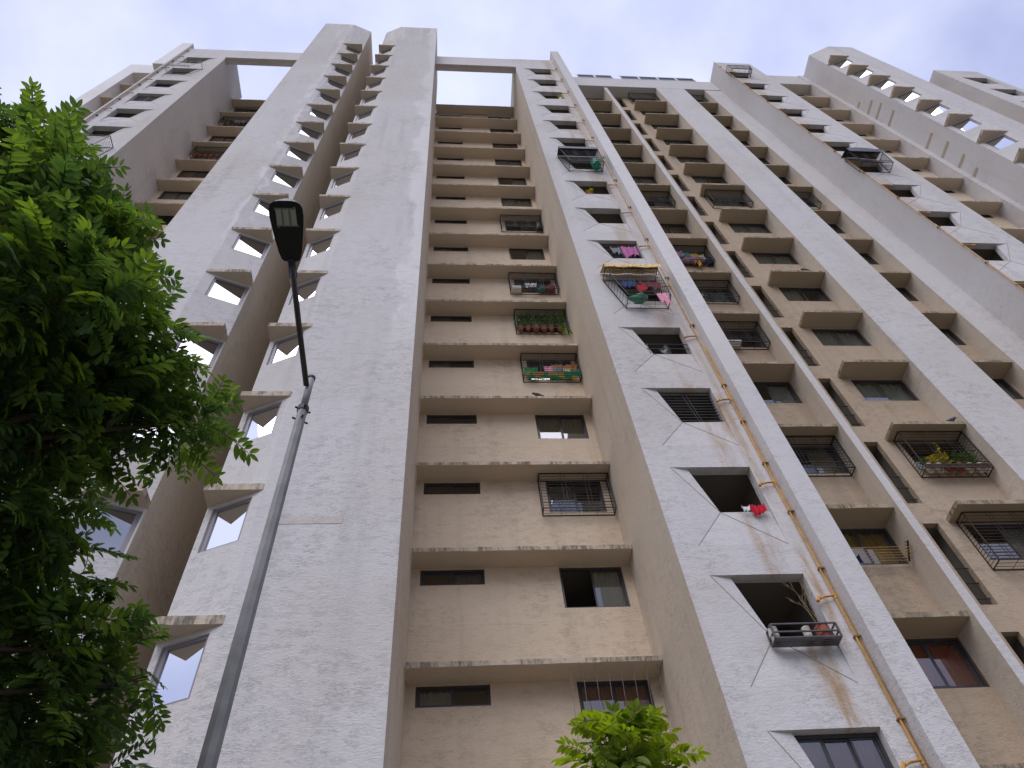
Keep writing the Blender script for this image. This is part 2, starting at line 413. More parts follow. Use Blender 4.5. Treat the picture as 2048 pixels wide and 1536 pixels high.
# window with frame, two sliding panes; made once per size and copied
protos = {}
CURTAIN_PICK = random.Random(21)
def window(x0, x1, z0, z1, y, panes=2, fm='frame', gm='glass', curtain=None, open_side=None, parent=None):
    if curtain is None and open_side is None: curtain = CURTAIN_PICK.choice([None, 'palecur', 'half_palecur', 'left_beigecur', 'half_cream', 'beigecur', 'left_palecur', None])
    w, h = round(x1 - x0, 3), round(z1 - z0, 3)
    key = (w, h, panes, fm, gm, curtain, open_side)
    o3 = Vector((x0, y, z0))
    if key in protos: return copy_tree(protos[key], o3, BLD)
    b = MB(); t = .05
    b.box(x0, x1, y, y + .07, z0, z0 + t); b.box(x0, x1, y, y + .07, z1 - t, z1)
    b.box(x0, x0 + t, y + .001, y + .069, z0 + t, z1 - t); b.box(x1 - t, x1, y + .001, y + .069, z0 + t, z1 - t)
    root = build('window', b, M[fm], BLD, origin=o3)
    iw = (w - 2 * t) / panes
    for k in range(panes):
        if open_side is not None and k == open_side: continue
        a = x0 + t + k * iw; bb = a + iw; yy = y + .02 + .02 * (k % 2); s = .035
        sb = MB()
        sb.box(a, bb, yy, yy + .018, z0 + t, z0 + t + s); sb.box(a, bb, yy, yy + .018, z1 - t - s, z1 - t)
        sb.box(a, a + s, yy + .001, yy + .017, z0 + t + s, z1 - t - s); sb.box(bb - s, bb, yy + .001, yy + .017, z0 + t + s, z1 - t - s)
        build('sash', sb, M[fm], root)
        pb = MB(); pb.poly((a + s, yy + .01, z0 + t + s), (bb - s, yy + .01, z0 + t + s), (bb - s, yy + .01, z1 - t - s), (a + s, yy + .01, z1 - t - s))
        build('pane', pb, M[gm], root)
    if curtain:
        cb = MB(); n = 44; c0, c1 = (x0 + .04, x1 - .04)
        if curtain.startswith('half_'): c0 = x0 + w * .55
        if curtain.startswith('left_'): c1 = x0 + w * .5
        mat = FB[curtain.split('_')[-1]]
        for i in range(n + 1):
            u = c0 + (c1 - c0) * i / n
            dy = .035 * math.sin(i * 1.35) + .02 * math.sin(i * .61 + 1)
            cb.pts([(u, y + .13 + dy, z0 - .2), (u, y + .13 + dy * .7, z1 - .05)])
        for i in range(n): cb.f.append((2 * i, 2 * i + 2, 2 * i + 3, 2 * i + 1))
        build('curtain', cb, mat, root, smooth=True)
    protos[key] = root
    return root

def ledge(x0, x1, y0, y1, ztop, th=.115, sloppy=True, mat='ledge'):
    """one sunshade slab; its front edge is slightly uneven"""
    b = MB(); n = max(2, int((x1 - x0) / .35)); ro = []
    for i in range(n + 1):
        x = x0 + (x1 - x0) * i / n
        e = rnd.uniform(-.008, .008) if sloppy else 0; e2 = rnd.uniform(-.006, .006)
        ro.append(b.pts([(x, y0 + e, ztop - th + e2), (x, y0 + e2, ztop + e), (x, y1, ztop), (x, y1, ztop - th)]))
    for a, c in zip(ro, ro[1:]):
        for k in range(4): b.f.append((a + k, c + k, c + (k + 1) % 4, a + (k + 1) % 4))
    b.f.append(tuple(ro[0] + k for k in range(4))); b.f.append(tuple(ro[-1] + k for k in reversed(range(4))))
    return build('ledge', b, M[mat], BLD)

def pier_box(x0, x1, y0, y1, z0, z1, name):
    b = MB(); b.poly((x0, y0, z0), (x1, y0, z0), (x1, y0, z1), (x0, y0, z1)); wall(b, M['plaster'], name)
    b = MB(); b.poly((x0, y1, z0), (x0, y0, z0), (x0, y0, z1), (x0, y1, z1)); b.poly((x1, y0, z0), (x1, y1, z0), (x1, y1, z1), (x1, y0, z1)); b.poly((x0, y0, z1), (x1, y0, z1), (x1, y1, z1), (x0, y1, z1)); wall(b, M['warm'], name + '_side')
def wall(mb, mat=None, name='wall'): return build(name, mb, mat or M['plaster'], BLD)

# ---- stair piers with chamfered corners and triangular sunshades
def stair_pier(front, crease, back_corner, flat_x, yb, ztop, levels, t0, t1, mat, side, zshade=0.16, other_y=16.0, side_mat=None):
    """front: y of the front plane; crease x; back_corner (x,y); flat_x: far edge of the flat front; side=+1 when the chamfer is on the right"""
    A = Vector((crease, front, 0)); B = Vector((back_corner[0], back_corner[1], 0)); ln = (B - A).length; t = (B - A) / ln
    inn = Vector((-t.y, t.x, 0)); inn = inn if inn.y > 0 else -inn
    P = lambda u, v, d: tuple(A + t * u + inn * d + Vector((0, 0, v)))
    b = MB()
    lo, hi = min(flat_x, crease), max(flat_x, crease)
    zs = [0, 10, 20, 30, 40, 50, ztop]
    for z0, z1 in zip(zs, zs[1:]): b.poly((lo, front, z0), (hi, front, z0), (hi, front, z1), (lo, front, z1))
    holes = [(t0 * ln, t1 * ln, z - .25 - 1.07, z - .25) for z in levels]
    b.panel(P, 0, ln, 0, ztop, holes, .09)
    b2 = MB()
    b2.poly((back_corner[0], back_corner[1], 0), (back_corner[0], other_y, 0), (back_corner[0], other_y, ztop), (back_corner[0], back_corner[1], ztop))
    b2.poly((flat_x, front, 0), (flat_x, yb, 0), (flat_x, yb, ztop), (flat_x, front, ztop))
    wall(b2, side_mat, 'pier_side')
    b.poly((flat_x, front, ztop), (crease, front, ztop), (back_corner[0], back_corner[1], ztop), (back_corner[0], other_y, ztop), (flat_x, yb, ztop))
    wall(b, mat, 'stair_pier')
    # windows and triangular ledges
    wfirst = lfirst = None
    for z, h in zip(levels, holes):
        o3 = Vector(P(h[0], h[2], .05))
        if wfirst is None:
            w = MB(); u0, u1, v0, v1 = h; s = .06
            def bar(a0, a1, c0, c1, d0=.035, d1=.085):
                q = [P(a0, c0, d0), P(a1, c0, d0), P(a1, c0, d1), P(a0, c0, d1), P(a0, c1, d0), P(a1, c1, d0), P(a1, c1, d1), P(a0, c1, d1)]
                k = w.pts(q); w.f += [tuple(k + i for i in f) for f in ((0, 1, 5, 4), (1, 2, 6, 5), (2, 3, 7, 6), (3, 0, 4, 7), (4, 5, 6, 7), (3, 2, 1, 0))]
            bar(u0, u0 + s, v0, v1); bar(u1 - s * 1.5, u1, v0, v1); bar(u0 + s, u1 - s * 1.5, v0, v0 + s); bar(u0 + s, u1 - s * 1.5, v1 - s, v1)
            wfirst = build('window', w, M['frame_grey'], BLD, origin=o3)
            p = MB(); p.poly(P(u0 + s, v0 + s, .06), P(u1 - 1.5 * s, v0 + s, .06), P(u1 - 1.5 * s, v1 - s, .06), P(u0 + s, v1 - s, .06))
            build('pane', p, M['mirror'], wfirst)
        else: copy_tree(wfirst, o3, BLD)
        cx = back_corner[0]
        if lfirst is None:
            l = MB(); e = .012 * side
            l.prism([(crease + .004 * side, front - .012), (cx + e, front - .012), (cx + e, back_corner[1] + .02), (cx - .02 * side, back_corner[1] + .02), (crease, front + .02)], z - zshade, z)
            lfirst = build('ledge', l, M['ledge'], BLD, origin=(cx, front, z))
        else: copy_tree(lfirst, (cx, front, z), BLD)

lv = [9.14 + 2.906 * k for k in range(0, 17)]
stair_pier(9.38, -3.30, (-4.33, 9.80), -.80, 13.0, 59.3, lv[:16], .17, .88, M['plaster_R'], -1, side_mat=M['warm'])
stair_pier(9.38, -6.55, (-5.39, 9.80), -8.47, 13.05, 59.4, lv[1:16], .22, .99 - .02, M['plaster_L'], 1, side_mat=M['warm'])
gb = MB(); gb.poly((-5.39, 16, 0), (-4.33, 16, 0), (-4.33, 16, 50), (-5.39, 16, 50)); wall(gb, M['recess'], 'gap_wall')

b = MB(); b.box(-2.9, -1.8, 9.374, 9.379, 11.02, 11.20); build('repair_band', b, M['repair2'], BLD)
# ---- recessed bays with ledges
def zt(k): return ZC + FL * k - .125
# centre recess
YB = 13.0
hb = []; kk = range(-2, 15)
holes = [(-.60, .83, zt(k) - .46, zt(k)) for k in kk] + [(2.52, 3.96, zt(k) - 1.15, zt(k)) for k in kk]
b = MB()
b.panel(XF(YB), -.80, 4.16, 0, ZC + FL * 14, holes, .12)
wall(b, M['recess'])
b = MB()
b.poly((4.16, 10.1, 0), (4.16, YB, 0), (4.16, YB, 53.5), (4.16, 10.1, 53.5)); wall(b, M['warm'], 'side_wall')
b = MB(); b.box(-.80, 4.16, 13.0, 15, ZC + FL * 14 - .2, ZC + FL * 14); wall(b, M['plaster'], 'roof_slab')
rooms(holes, YB + .12, -.8, 4.16)
for k in range(-2, 15): ledge(-.78, 4.15, 12.44, YB, ZC + FL * k)
CUR = {0: 'rosecur', 1: 'half_palecur', 3: 'beigecur', 7: 'half_palecur', 9: 'palecur', 10: 'half_palecur', 11: 'palecur', 12: 'half_beigecur', 13: 'palecur'}
for k in kk:
    window(-.60, .83, zt(k) - .46, zt(k), YB + .04, 2, curtain=('left_palecur' if k in (0, 4, 8) else 'half_grey' if k == 1 else None))
    window(2.52, 3.96, zt(k) - 1.15, zt(k), YB + .04, 2, curtain=CUR.get(k), open_side=0 if k in (1, 8) else None)

# left recess
YL = 13.05; k2 = range(-2, 15)
holes = [(-13.15, -11.70, zt(k) - 1.12, zt(k)) for k in k2] + [(-9.98, -8.7, zt(k) - .46, zt(k)) for k in k2]
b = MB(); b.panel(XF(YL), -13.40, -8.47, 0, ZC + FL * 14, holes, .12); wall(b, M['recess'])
b = MB(); b.poly((-13.40, 10.2, 0), (-13.40, YL, 0), (-13.40, YL, 53.5), (-13.40, 10.2, 53.5)); wall(b, M['plaster'], 'side_wall')
rooms(holes, YL + .12, -13.4, -8.47)
for k in k2:
    ledge(-13.38, -8.48, 12.55, YL, ZC + FL * k)
    window(-13.15, -11.70, zt(k) - 1.12, zt(k), YL + .04, 2, curtain=('left_palecur' if k == 8 else 'palecur' if k in (9, 12) else None), open_side=1 if k == 8 else None)
    window(-9.98, -8.7, zt(k) - .46, zt(k), YL + .04, 2)

# roof beams over the recesses
b = MB(); b.box(-.797, 4.157, 10.1, 10.45, 51.1, 53.6); b.box(-.797, 4.157, 10.02, 10.1, 51.0, 51.35); wall(b, M['plaster'], 'roof_beam')
b = MB(); b.box(-13.397, -8.473, 10.2, 10.55, 51.1, 53.5); b.box(-13.397, -8.473, 10.12, 10.2, 51.0, 51.35); wall(b, M['plaster'], 'roof_beam')

# ---- pipe piers: openings set in splayed niches
def pipe_pier(xa, xb, y, ztop, nx0, nx1, s, levels, mat, zlow=0):
    """xa..xb pier front; niche between nx0..nx1; s=+1: splay on the left, -1: on the right"""
    b = MB(); gr = MB(); d = .065
    hol = [(nx0, nx1, z - 2.19, z) for z in levels]
    b.panel(XF(y), xa, xb, zlow, ztop, hol, 0)
    op = []
    for z in levels:
        x0, x1 = (nx0, nx1) if s > 0 else (nx1, nx0)
        TL = (x0, y, z); BL = (x0, y, z - 2.19); BR = (x1, y, z - 2.19); TR = (x1, y, z)
        P = (x0 + s * .70, y + d, z - 1.28); TLi = (x0 + s * .38, y + d, z); BRi = (x1, y + d, z - 1.27); TRi = (x1, y + d, z)
        b.poly(TL, BL, P); b.poly(TL, P, TLi); b.poly(BL, BR, P); b.poly(BR, BRi, P); b.poly(BR, TR, TRi, BRi); b.poly(TL, TLi, TRi, TR)
        q = [TLi, P, BRi, TRi]; e = .16
        for k in range(4):
            p0, p1 = q[k], q[(k + 1) % 4]
            b.poly(p0, (p0[0], p0[1] + e, p0[2]), (p1[0], p1[1] + e, p1[2]), p1)
        for p0, p1 in ((P, BL), (P, BR), (TL, P)): gr.tube([p0, p1], .008, 4, False)
        op.append((min(TLi[0], TRi[0]), max(TLi[0], TRi[0]), z - 1.28, z))
    wall(b, mat, 'pier'); build('groove', gr, M['groove'], BLD, kind='stuff')
    rooms(op, y + d + .16, min(xa, xb) + .03, max(xa, xb) - .03, 2.0, .2)
    return op
ZP = 10.34
zp = lambda k: ZP + 2.908 * k
pipe_pier(4.16, 6.76, 10.1, 53.7, 4.63, 6.34, 1, [zp(k) for k in range(-2, 15)], M['plaster_pipe'])
b = MB(); b.prism([(6.76, 9.78), (7.26, 9.78), (7.26, 14), (6.76, 14)], 0, 55.0); wall(b, M['plaster_R'], 'pier_strip')
pipe_pier(-16.12, -13.40, 10.2, 53.5, -15.62, -13.93, -1, [zp(k) for k in range(5, 15)], M['plaster'], 0)
b = MB(); b.prism([(-16.22, 10.10), (-16.12, 10.10), (-16.12, 14), (-16.22, 14)], 0, 54.2); wall(b, M['plaster'], 'pier_strip')
b = MB(); b.box(-16.86, -16.222, 10.10, 10.5, 48.6, 54.6); wall(b, M['halo_white'], 'roof_edge')  # added slab in the shape of the bright roofline halo, no real parapet
# left end wing beyond the pipe pier
yb = 12.2
b = MB()
b.poly((-19.3, yb, 0), (-16.22, yb, 0), (-16.22, yb, 52), (-19.3, yb, 52)); wall(b, M['recess'])
b = MB(); b.prism([(-19.45, 11.0), (-18.66, 11.0), (-18.66, 14), (-19.45, 14)], 0, 52.3); b.box(-18.66, -16.225, 11.0, 14, 50.2, 52.3); wall(b, M['halo_white'], 'wing_wall')  # end wing, whitened with the same halo colour
for k in range(8, 14):
    ledge(-18.65, -16.23, 11.15, yb, 10.25 + FL * k)
    window(-18.4, -17.0, 10.1 + FL * k - 1.1, 10.1 + FL * k, yb - .08, 2)

# ---- bays to the right of the strip
ZA = 10.12                                    # slab underside
def za(k): return ZA + FL * k
ks = range(-2, 15)
YA = 11.7
holes = [(8.30, 9.78, za(k) - 1.10, za(k) - .03) for k in ks]
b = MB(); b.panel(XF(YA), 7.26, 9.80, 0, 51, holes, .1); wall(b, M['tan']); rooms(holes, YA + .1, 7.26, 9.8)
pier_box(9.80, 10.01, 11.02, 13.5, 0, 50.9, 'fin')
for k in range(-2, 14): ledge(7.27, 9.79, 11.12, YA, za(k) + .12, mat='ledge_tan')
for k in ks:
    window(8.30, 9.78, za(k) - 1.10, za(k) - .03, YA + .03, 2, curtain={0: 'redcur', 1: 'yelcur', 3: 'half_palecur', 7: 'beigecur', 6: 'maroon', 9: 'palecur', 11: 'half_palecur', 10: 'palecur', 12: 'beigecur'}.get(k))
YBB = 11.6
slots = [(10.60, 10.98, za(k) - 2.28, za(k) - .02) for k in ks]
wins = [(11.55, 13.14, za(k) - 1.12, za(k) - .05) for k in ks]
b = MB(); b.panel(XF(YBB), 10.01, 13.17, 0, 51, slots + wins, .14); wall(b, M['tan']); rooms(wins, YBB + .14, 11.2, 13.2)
rooms([(a, c, z0 + .8, z1 - .18) for a, c, z0, z1 in slots], YBB + .14, 10.3, 11.2, 1.2, .1)
# bars across the lower half of the tall slots
first = None
for k in ks:
    for q in (.22, .62, 1.02):
        zb = za(k) - 2.28 + q
        if first is None:
            b = MB(); b.tube([(10.60, YBB + .09, zb), (10.98, YBB + .09, zb)], .014, 5); first = build('bar', b, M['iron'], BLD, origin=(10.79, YBB, zb))
        else: copy_tree(first, (10.79, YBB, zb), BLD)
first = None
for k in ks:
    if first is None:
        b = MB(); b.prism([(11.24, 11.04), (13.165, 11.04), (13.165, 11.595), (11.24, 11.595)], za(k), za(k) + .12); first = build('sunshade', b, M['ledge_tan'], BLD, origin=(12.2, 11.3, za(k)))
    elif k < 14: copy_tree(first, (12.2, 11.3, za(k)), BLD)
    window(11.55, 13.14, za(k) - 1.12, za(k) - .05, YBB + .04, 2, curtain={0: 'palecur', 2: 'dark', 1: 'half_palecur', 5: 'left_palecur', 9: 'left_palecur'}.get(k, 'palecur'))
pier_box(13.17, 15.02, 10.95, 14, 0, 50.9, 'pier')
YC = 11.55
holes = [(15.05, 16.25, za(k) - 1.12, za(k) - .05) for k in ks]
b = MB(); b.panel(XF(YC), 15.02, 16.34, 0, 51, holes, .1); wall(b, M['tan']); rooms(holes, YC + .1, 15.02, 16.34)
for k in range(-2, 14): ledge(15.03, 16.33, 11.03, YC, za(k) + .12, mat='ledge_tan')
for k in ks: window(15.05, 16.25, za(k) - 1.12, za(k) - .05, YC + .03, 2)
pier_box(16.34, 17.42, 10.98, 14, 0, 50.9, 'pier')
b = MB(); b.box(7.26, 17.42, 10.945, 14, 50.905, 53.1); wall(b, M['plaster_R'], 'roof_edge')
# ---- right wing
b = MB(); b.poly((17.42, 9.75, 0), (17.42, 14, 0), (17.42, 14, 53.3), (17.42, 9.75, 53.3)); b.poly((17.42, 9.75, 53.3), (19.85, 9.75, 53.3), (19.85, 14, 53.3), (17.42, 14, 53.3))
b.poly((19.85, 9.75, 0), (19.85, 14, 0), (19.85, 14, 53.3), (19.85, 9.75, 53.3)); wall(b, M['plaster'], 'side_wall')
zq = lambda k: 21.53 + 2.897 * k
pipe_pier(17.42, 19.85, 9.75, 53.3, 17.52, 19.23, -1, [zq(k) for k in range(-3, 11)], M['plaster_pipe2'])
YR = 11.0
holes = [(21.45, 22.88, za(k) + .02 - .46, za(k) - .02) for k in ks]
b = MB(); b.panel(XF(YR), 19.85, 23.28, 0, 51, holes, .1); wall(b, M['recess']); rooms(holes, YR + .1, 19.9, 23.28)
for k in range(-2, 14): ledge(19.86, 23.27, 10.47, YR, za(k) + .12)
for k in ks: window(21.45, 22.88, za(k) + .02 - .46, za(k) - .02, YR + .03, 2)
b = MB()
b.poly((23.28, YR, 0), (23.28, 10.35, 0), (23.28, 10.35, 53.2), (23.28, YR, 53.2)); b.poly((23.28, 10.35, 0), (23.66, 10.35, 0), (23.66, 10.35, 53.2), (23.28, 10.35, 53.2)); wall(b, M['plaster'], 'side_wall')
b = MB(); b.box(19.853, 23.277, 10.4, 14, 50.9, 53.2); wall(b, M['plaster'], 'roof_beam')
l3 = [31.32 + 2.686 * k for k in range(-9, 8)]
stair_pier(8.45, 24.80, (23.66, 9.03), 26.40, 13, 53.1, l3, .18, .85, M['plaster'], -1, other_y=10.35)
for (y0, y1, z) in ((9.99, 10.33, 45.0), (9.59, 10.34, 43.75), (9.48, 10.34, 42.72), (9.51, 10.34, 41.3), (9.57, 10.34, 37.4), (9.56, 10.34, 35.95), (9.70, 10.34, 34.5), (9.94, 10.34, 33.3)):
    st = MB(); st.box(23.652, 23.67, y0, y1, z - .10, z + .10); build('repair_band', st, M['repair'], BLD)
b = MB(); b.poly((26.4, 11.1, 0), (31.4, 11.1, 0), (31.4, 11.1, 51), (26.4, 11.1, 51)); wall(b, M['recess'])
for k in range(6, 15): ledge(26.42, 31.39, 10.5, 11.1, za(k) - .4)
b = MB(); b.poly((31.4, 9.3, 0), (31.4, 14, 0), (31.4, 14, 51.3), (31.4, 9.3, 51.3)); b.poly((31.4, 9.3, 51.3), (34.4, 9.3, 51.3), (34.4, 14, 51.3), (31.4, 14, 51.3)); wall(b, M['plaster'], 'side_wall')
pipe_pier(31.4, 34.4, 9.3, 51.3, 32.2, 33.9, 1, [49.4 - 2.95 * k for k in range(0, 8)], M['plaster'])
b = MB(); b.box(26.403, 31.397, 10.4, 14, 50.9, 51.5); wall(b, M['plaster'], 'roof_beam')

# ---- glazing inside some of the niches
for k, c in ((-1, 'rosecur'),):
    window(5.01, 6.34, zp(k) - 1.26, zp(k) - .01, 10.25, 3, curtain='rosecur')

# ------------------------------------------------------------------ gas pipes
def gas_pipe(x, y, z0, z1, sx, levels, label, mat, mat2):
    root = empty('gas_pipe', (x, y, z0), label, 'gas pipe', 'gas pipes on the piers')
    b = MB(); n = int((z1 - z0) / 3)
    b.tube([(x + .006 * math.sin(i * 2.1), y, z0 + (z1 - z0) * i / n) for i in range(n + 1)], .018, 8); build('riser', b, mat, root, smooth=True)
    b = MB(); b.tube([(x + .062, y + .012, z0), (x + .062, y + .012, min(z1 - 3, z0 + 14))], .010, 6); build('thin_pipe', b, mat2, root, smooth=True)
    fc = None; fb = None
    z = z0 + .6
    while z < z1:
        if fc is None:
            b = MB(); b.box(x - .032, x + .085, y - .026, y + .05, z, z + .022); fc = build('clamp', b, M['clamp'], root, origin=(x, y, z))
        else: copy_tree(fc, (x, y, z), root)
        z += 2.905 if z > 16 else 1.45
    for z in levels:
        if fb is None:
            b = MB(); b.tube([(x, y - .01, z), (x - sx * .20, y - .02, z - .03), (x - sx * .34, y - .03, z - .10)], .02, 6); b.tube([(x - sx * .30, y - .03, z - .04), (x - sx * .37, y - .05, z - .15)], .03, 6)
            b.tube([(x, y, z - .06), (x, y, z + .06)], .028, 8)
            fb = build('branch', b, mat, root, origin=(x, y, z))
        else: copy_tree(fb, (x, y, z), root)
    return root
gas_pipe(6.665, 10.05, 4, 53.2, 1, [zp(k) - .55 for k in range(-1, 15)], 'long orange gas pipe with stub branches down the pier right of the central recess', M['pipe'], M['pipe'])
gas_pipe(17.40, 9.70, 12, 53.3, -1, [zq(k) - .3 for k in range(-2, 11)], 'orange gas pipe along the corner of the right wing pier under the roof cage', M['pipe'], M['pipe_old'])
gas_pipe(-16.05, 10.14, 20, 53.3, -1, [zp(k) - .3 for k in range(6, 15)], 'faded coppery gas pipe on the left pier beside the added white halo slab', M['pipe_old'], M['pipe_old'])

# ------------------------------------------------------------------ window cages
def cage(x0, x1, z0, z1, yf, yw, label, mat=None, sl=0, vert=2, step=.105, side=True, diag=False):
    """box cage of welded bars bolted to the wall; sl slants the left edge"""
    mat = mat or M['iron']
    root = empty('window_cage', ((x0 + x1) / 2, yw, z0), label, 'window cage', 'iron cages over the windows')
    f = MB(); r = .015
    lx = lambda z: x0 + (sl * (z1 - z) / (z1 - z0) if sl > 0 else 0); rx = lambda z: x1 + (sl * (z1 - z) / (z1 - z0) if sl < 0 else 0)
    for y in (yf, yw - .01):
        q = [(lx(z0), y, z0), (rx(z0), y, z0), (rx(z1), y, z1), (lx(z1), y, z1)]
        for k in range(4): f.tube([q[k], q[(k + 1) % 4]], r, 4)
        if y == yf:
            zz = z0 + .2; f.tube([(lx(zz), y, zz), (rx(zz), y, zz)], r * .8, 4)
    for z in (z0, z1):
        for x in (lx(z), rx(z)): f.tube([(x, yf, z), (x, yw, z)], r, 4)
    build('frame', f, mat, root)
    b = MB(); z = z0 + .1; rb = .0058
    while z < z1 - .03:
        b.tube([(lx(z), yf, z), (rx(z), yf, z)], rb, 4, False)
        if side:
            b.tube([(lx(z), yf, z), (lx(z), yw, z)], rb, 4, False); b.tube([(rx(z), yf, z), (rx(z), yw, z)], rb, 4, False)
        z += step
    for j in range(vert):
        for e in (-.045, .045):
            t = (j + 1) / (vert + 1); xa_, xb_ = lx(z0) + (rx(z0) - lx(z0)) * t + e, lx(z1) + (rx(z1) - lx(z1)) * t + e
            b.tube([(xa_, yf - .008, z0), (xb_, yf - .008, z1)], rb, 4, False)
    n = int((x1 - x0) / .42)
    for j in range(1, n):
        x = lx(z0) + (rx(z0) - lx(z0)) * j / n
        b.tube([(x, yf, z0), (x, yw, z0)], rb, 4, False)
    for j in range(1, 3):
        y = yf + (yw - yf) * j / 3; b.tube([(lx(z0), y, z0), (rx(z0), y, z0)], rb, 4, False)
    o = build('bars', b, mat, root); o['kind'] = 'stuff'
    return root
def ccage(k, label): return cage(2.33, 4.12, zt(k) - 1.27, zt(k) - .02, 12.73, YB, label)
ccage(2, 'empty black cage over a big window, lowest cage of the central recess')
ccage(4, 'black cage hung with green and orange washing in the central recess')
ccage(5, 'black cage filled with green potted plants in the central recess')
ccage(6, 'black cage with a white cloth, white box and dark bundles in the central recess')
ccage(8, 'highest black cage of the central recess with a black bag in its corner')
cage(-13.2, -11.5, zt(11) - 1.3, zt(11) - .05, 12.78, YL, 'rusty cage with a row of terracotta pots in the left recess', M['rusty_iron'])
cage(-13.2, -11.5, zt(13) - 1.3, zt(13) - .1, 12.78, YL, 'dark cage with a pale mauve cloth in the left recess below the roof', M['iron'])
cage(-13.0, -11.2, zt(14) - 1.25, zt(14) - .75, 12.78, YL, 'shallow cage at the topmost window of the left recess', M['rusty_iron'])
cage(8.0, 9.77, za(2) - 1.21, za(2) - .01, 11.415, YA, 'empty black cage in the narrow bay, lowest cage beside the thin fin')
cage(8.0, 9.77, za(4) - 1.21, za(4) - .01, 11.415, YA, 'black cage with a white box inside, second cage up in the narrow bay', step=.1)
cage(8.0, 9.77, za(5) - 1.21, za(5) - .01, 11.415, YA, 'black cage with a brown rag at its lower corner in the narrow bay')
cage(8.0, 9.77, za(6) - 1.21, za(6) - .01, 11.415, YA, 'black cage stuffed with yellow and purple washing in the narrow bay')
cage(8.0, 9.77, za(8) - 1.21, za(8) - .01, 11.415, YA, 'highest cage of the narrow bay left of the thin fin, with nothing in it')
cage(11.42, 13.13, za(1) - 1.40, za(1) - .02, 11.275, YBB, 'dark cage at the right border under the lowest wide sunshade', M['rusty_iron'], step=.09)
cage(11.42, 13.13, za(2) - 1.40, za(2) - .02, 11.275, YBB, 'rust brown cage holding potted plants under a wide sunshade on the right', M['rusty_iron'])
cage(11.42, 13.13, za(8) - 1.40, za(8) - .02, 11.275, YBB, 'empty cage under a wide sunshade high in the broad bay', M['iron'], vert=6)
cage(11.42, 13.13, za(14) - 1.40, za(14) - .02, 11.275, YBB, 'topmost cage of the broad bay below the solar panels')
cage(15.05, 16.22, za(8) - 1.38, za(8) - .1, 11.25, YC, 'small cage in the narrow bay beside the right wing, halfway up', M['iron'])
cage(15.05, 16.22, za(14) - 1.38, za(14) - .1, 11.25, YC, 'small topmost cage in the bay beside the right wing', M['iron'])
# pipe pier cages
cage(4.68, 6.28, zp(4) - 1.85, zp(4) - .15, 9.66, 10.1, 'slanted cage with floral awning and hanging pink washing beside the orange pipe', sl=.38, step=.2)
cage(4.72, 6.38, zp(8) - 1.75, zp(8) - .1, 9.66, 10.1, 'slanted cage with black canopy and green drum beside the orange pipe', sl=.25)
cage(17.3, 18.85, zq(4) - 1.45, zq(4) - .1, 9.3, 9.75, 'cage under a black plastic canopy on the right wing pier', M['rusty_iron'], sl=-.2)
cage(17.3, 18.75, zq(10) - 1.25, zq(10) - .2, 9.3, 9.75, 'topmost cage at the roof corner of the right wing pier', sl=-.2)
cage(-15.55, -13.95, zp(13) - 1.35, zp(13) - .1, 9.8, 10.2, 'grey cage near the roof of the left pier', M['galv'], sl=-.35, step=.3, side=False)
cage(-15.65, -13.7, zp(8) - 1.7, zp(8) - .1, 9.7, 10.2, 'black cage on the left pier partly behind the tree leaves', M['iron'], sl=-.3)

# flat grilles in the niches (parts of the building)
def grille(k, zf, x0b, x0t, x1, y, mat):
    b = MB(); z1 = zf - .02; z0 = zf - 1.26; z = z0 + .03
    while z < z1:
        t = (z - z0) / (z1 - z0); b.tube([(x0b + (x0t - x0b) * t, y, z), (x1, y, z)], .011, 4, False); z += .11
    for e in (.45, .52):
        b.tube([(x0b + (x1 - x0b) * e, y - .01, z0), (x0t + (x1 - x0t) * e, y - .01, z1)], .011, 4, False)
    o = build('window_grille', b, mat, BLD); o['kind'] = 'stuff'
grille(2, zp(2), 5.33, 5.01, 6.34, 10.24, M['iron'])
grille(5, zp(5), 5.33, 5.01, 6.34, 10.24, M['iron'])
grille(11, zp(11), -14.6, -14.33, -15.62, 10.34, M['iron'])
b = MB()
for i in range(8):
    x = 2.35 + i * .245; b.tube([(x, 12.55, zt(0) + .0), (x, 12.85, zt(0) - 1.5)], .006, 4, False)
build('drying_rods', b, M['galv'], BLD)['kind'] = 'stuff'
b = MB()
for i in range(6): b.tube([(7.3, 11.35 + .05 * i, za(1) - .95 - .03 * i), (9.78, 11.35 + .05 * i, za(1) - .93 - .03 * i)], .006, 4, False)
root = build('clothes_line', b, M['pipe'], origin=(8.5, 11.4, za(1) - 1.1)); tag(root, 'strung clothes lines across the lower window of the narrow bay', 'clothes line')
b = MB(); b.tube([(9.74, 11.3, za(1) - .8), (9.74, 11.62, za(1) - 1.1)], .02, 5)
for i in range(6): b.tube([(9.74, 11.32 + .05 * i, za(1) - .83 - .045 * i), (9.66, 11.32 + .05 * i, za(1) - .83 - .045 * i)], .008, 4)
build('bracket', b, M['iron'], root)

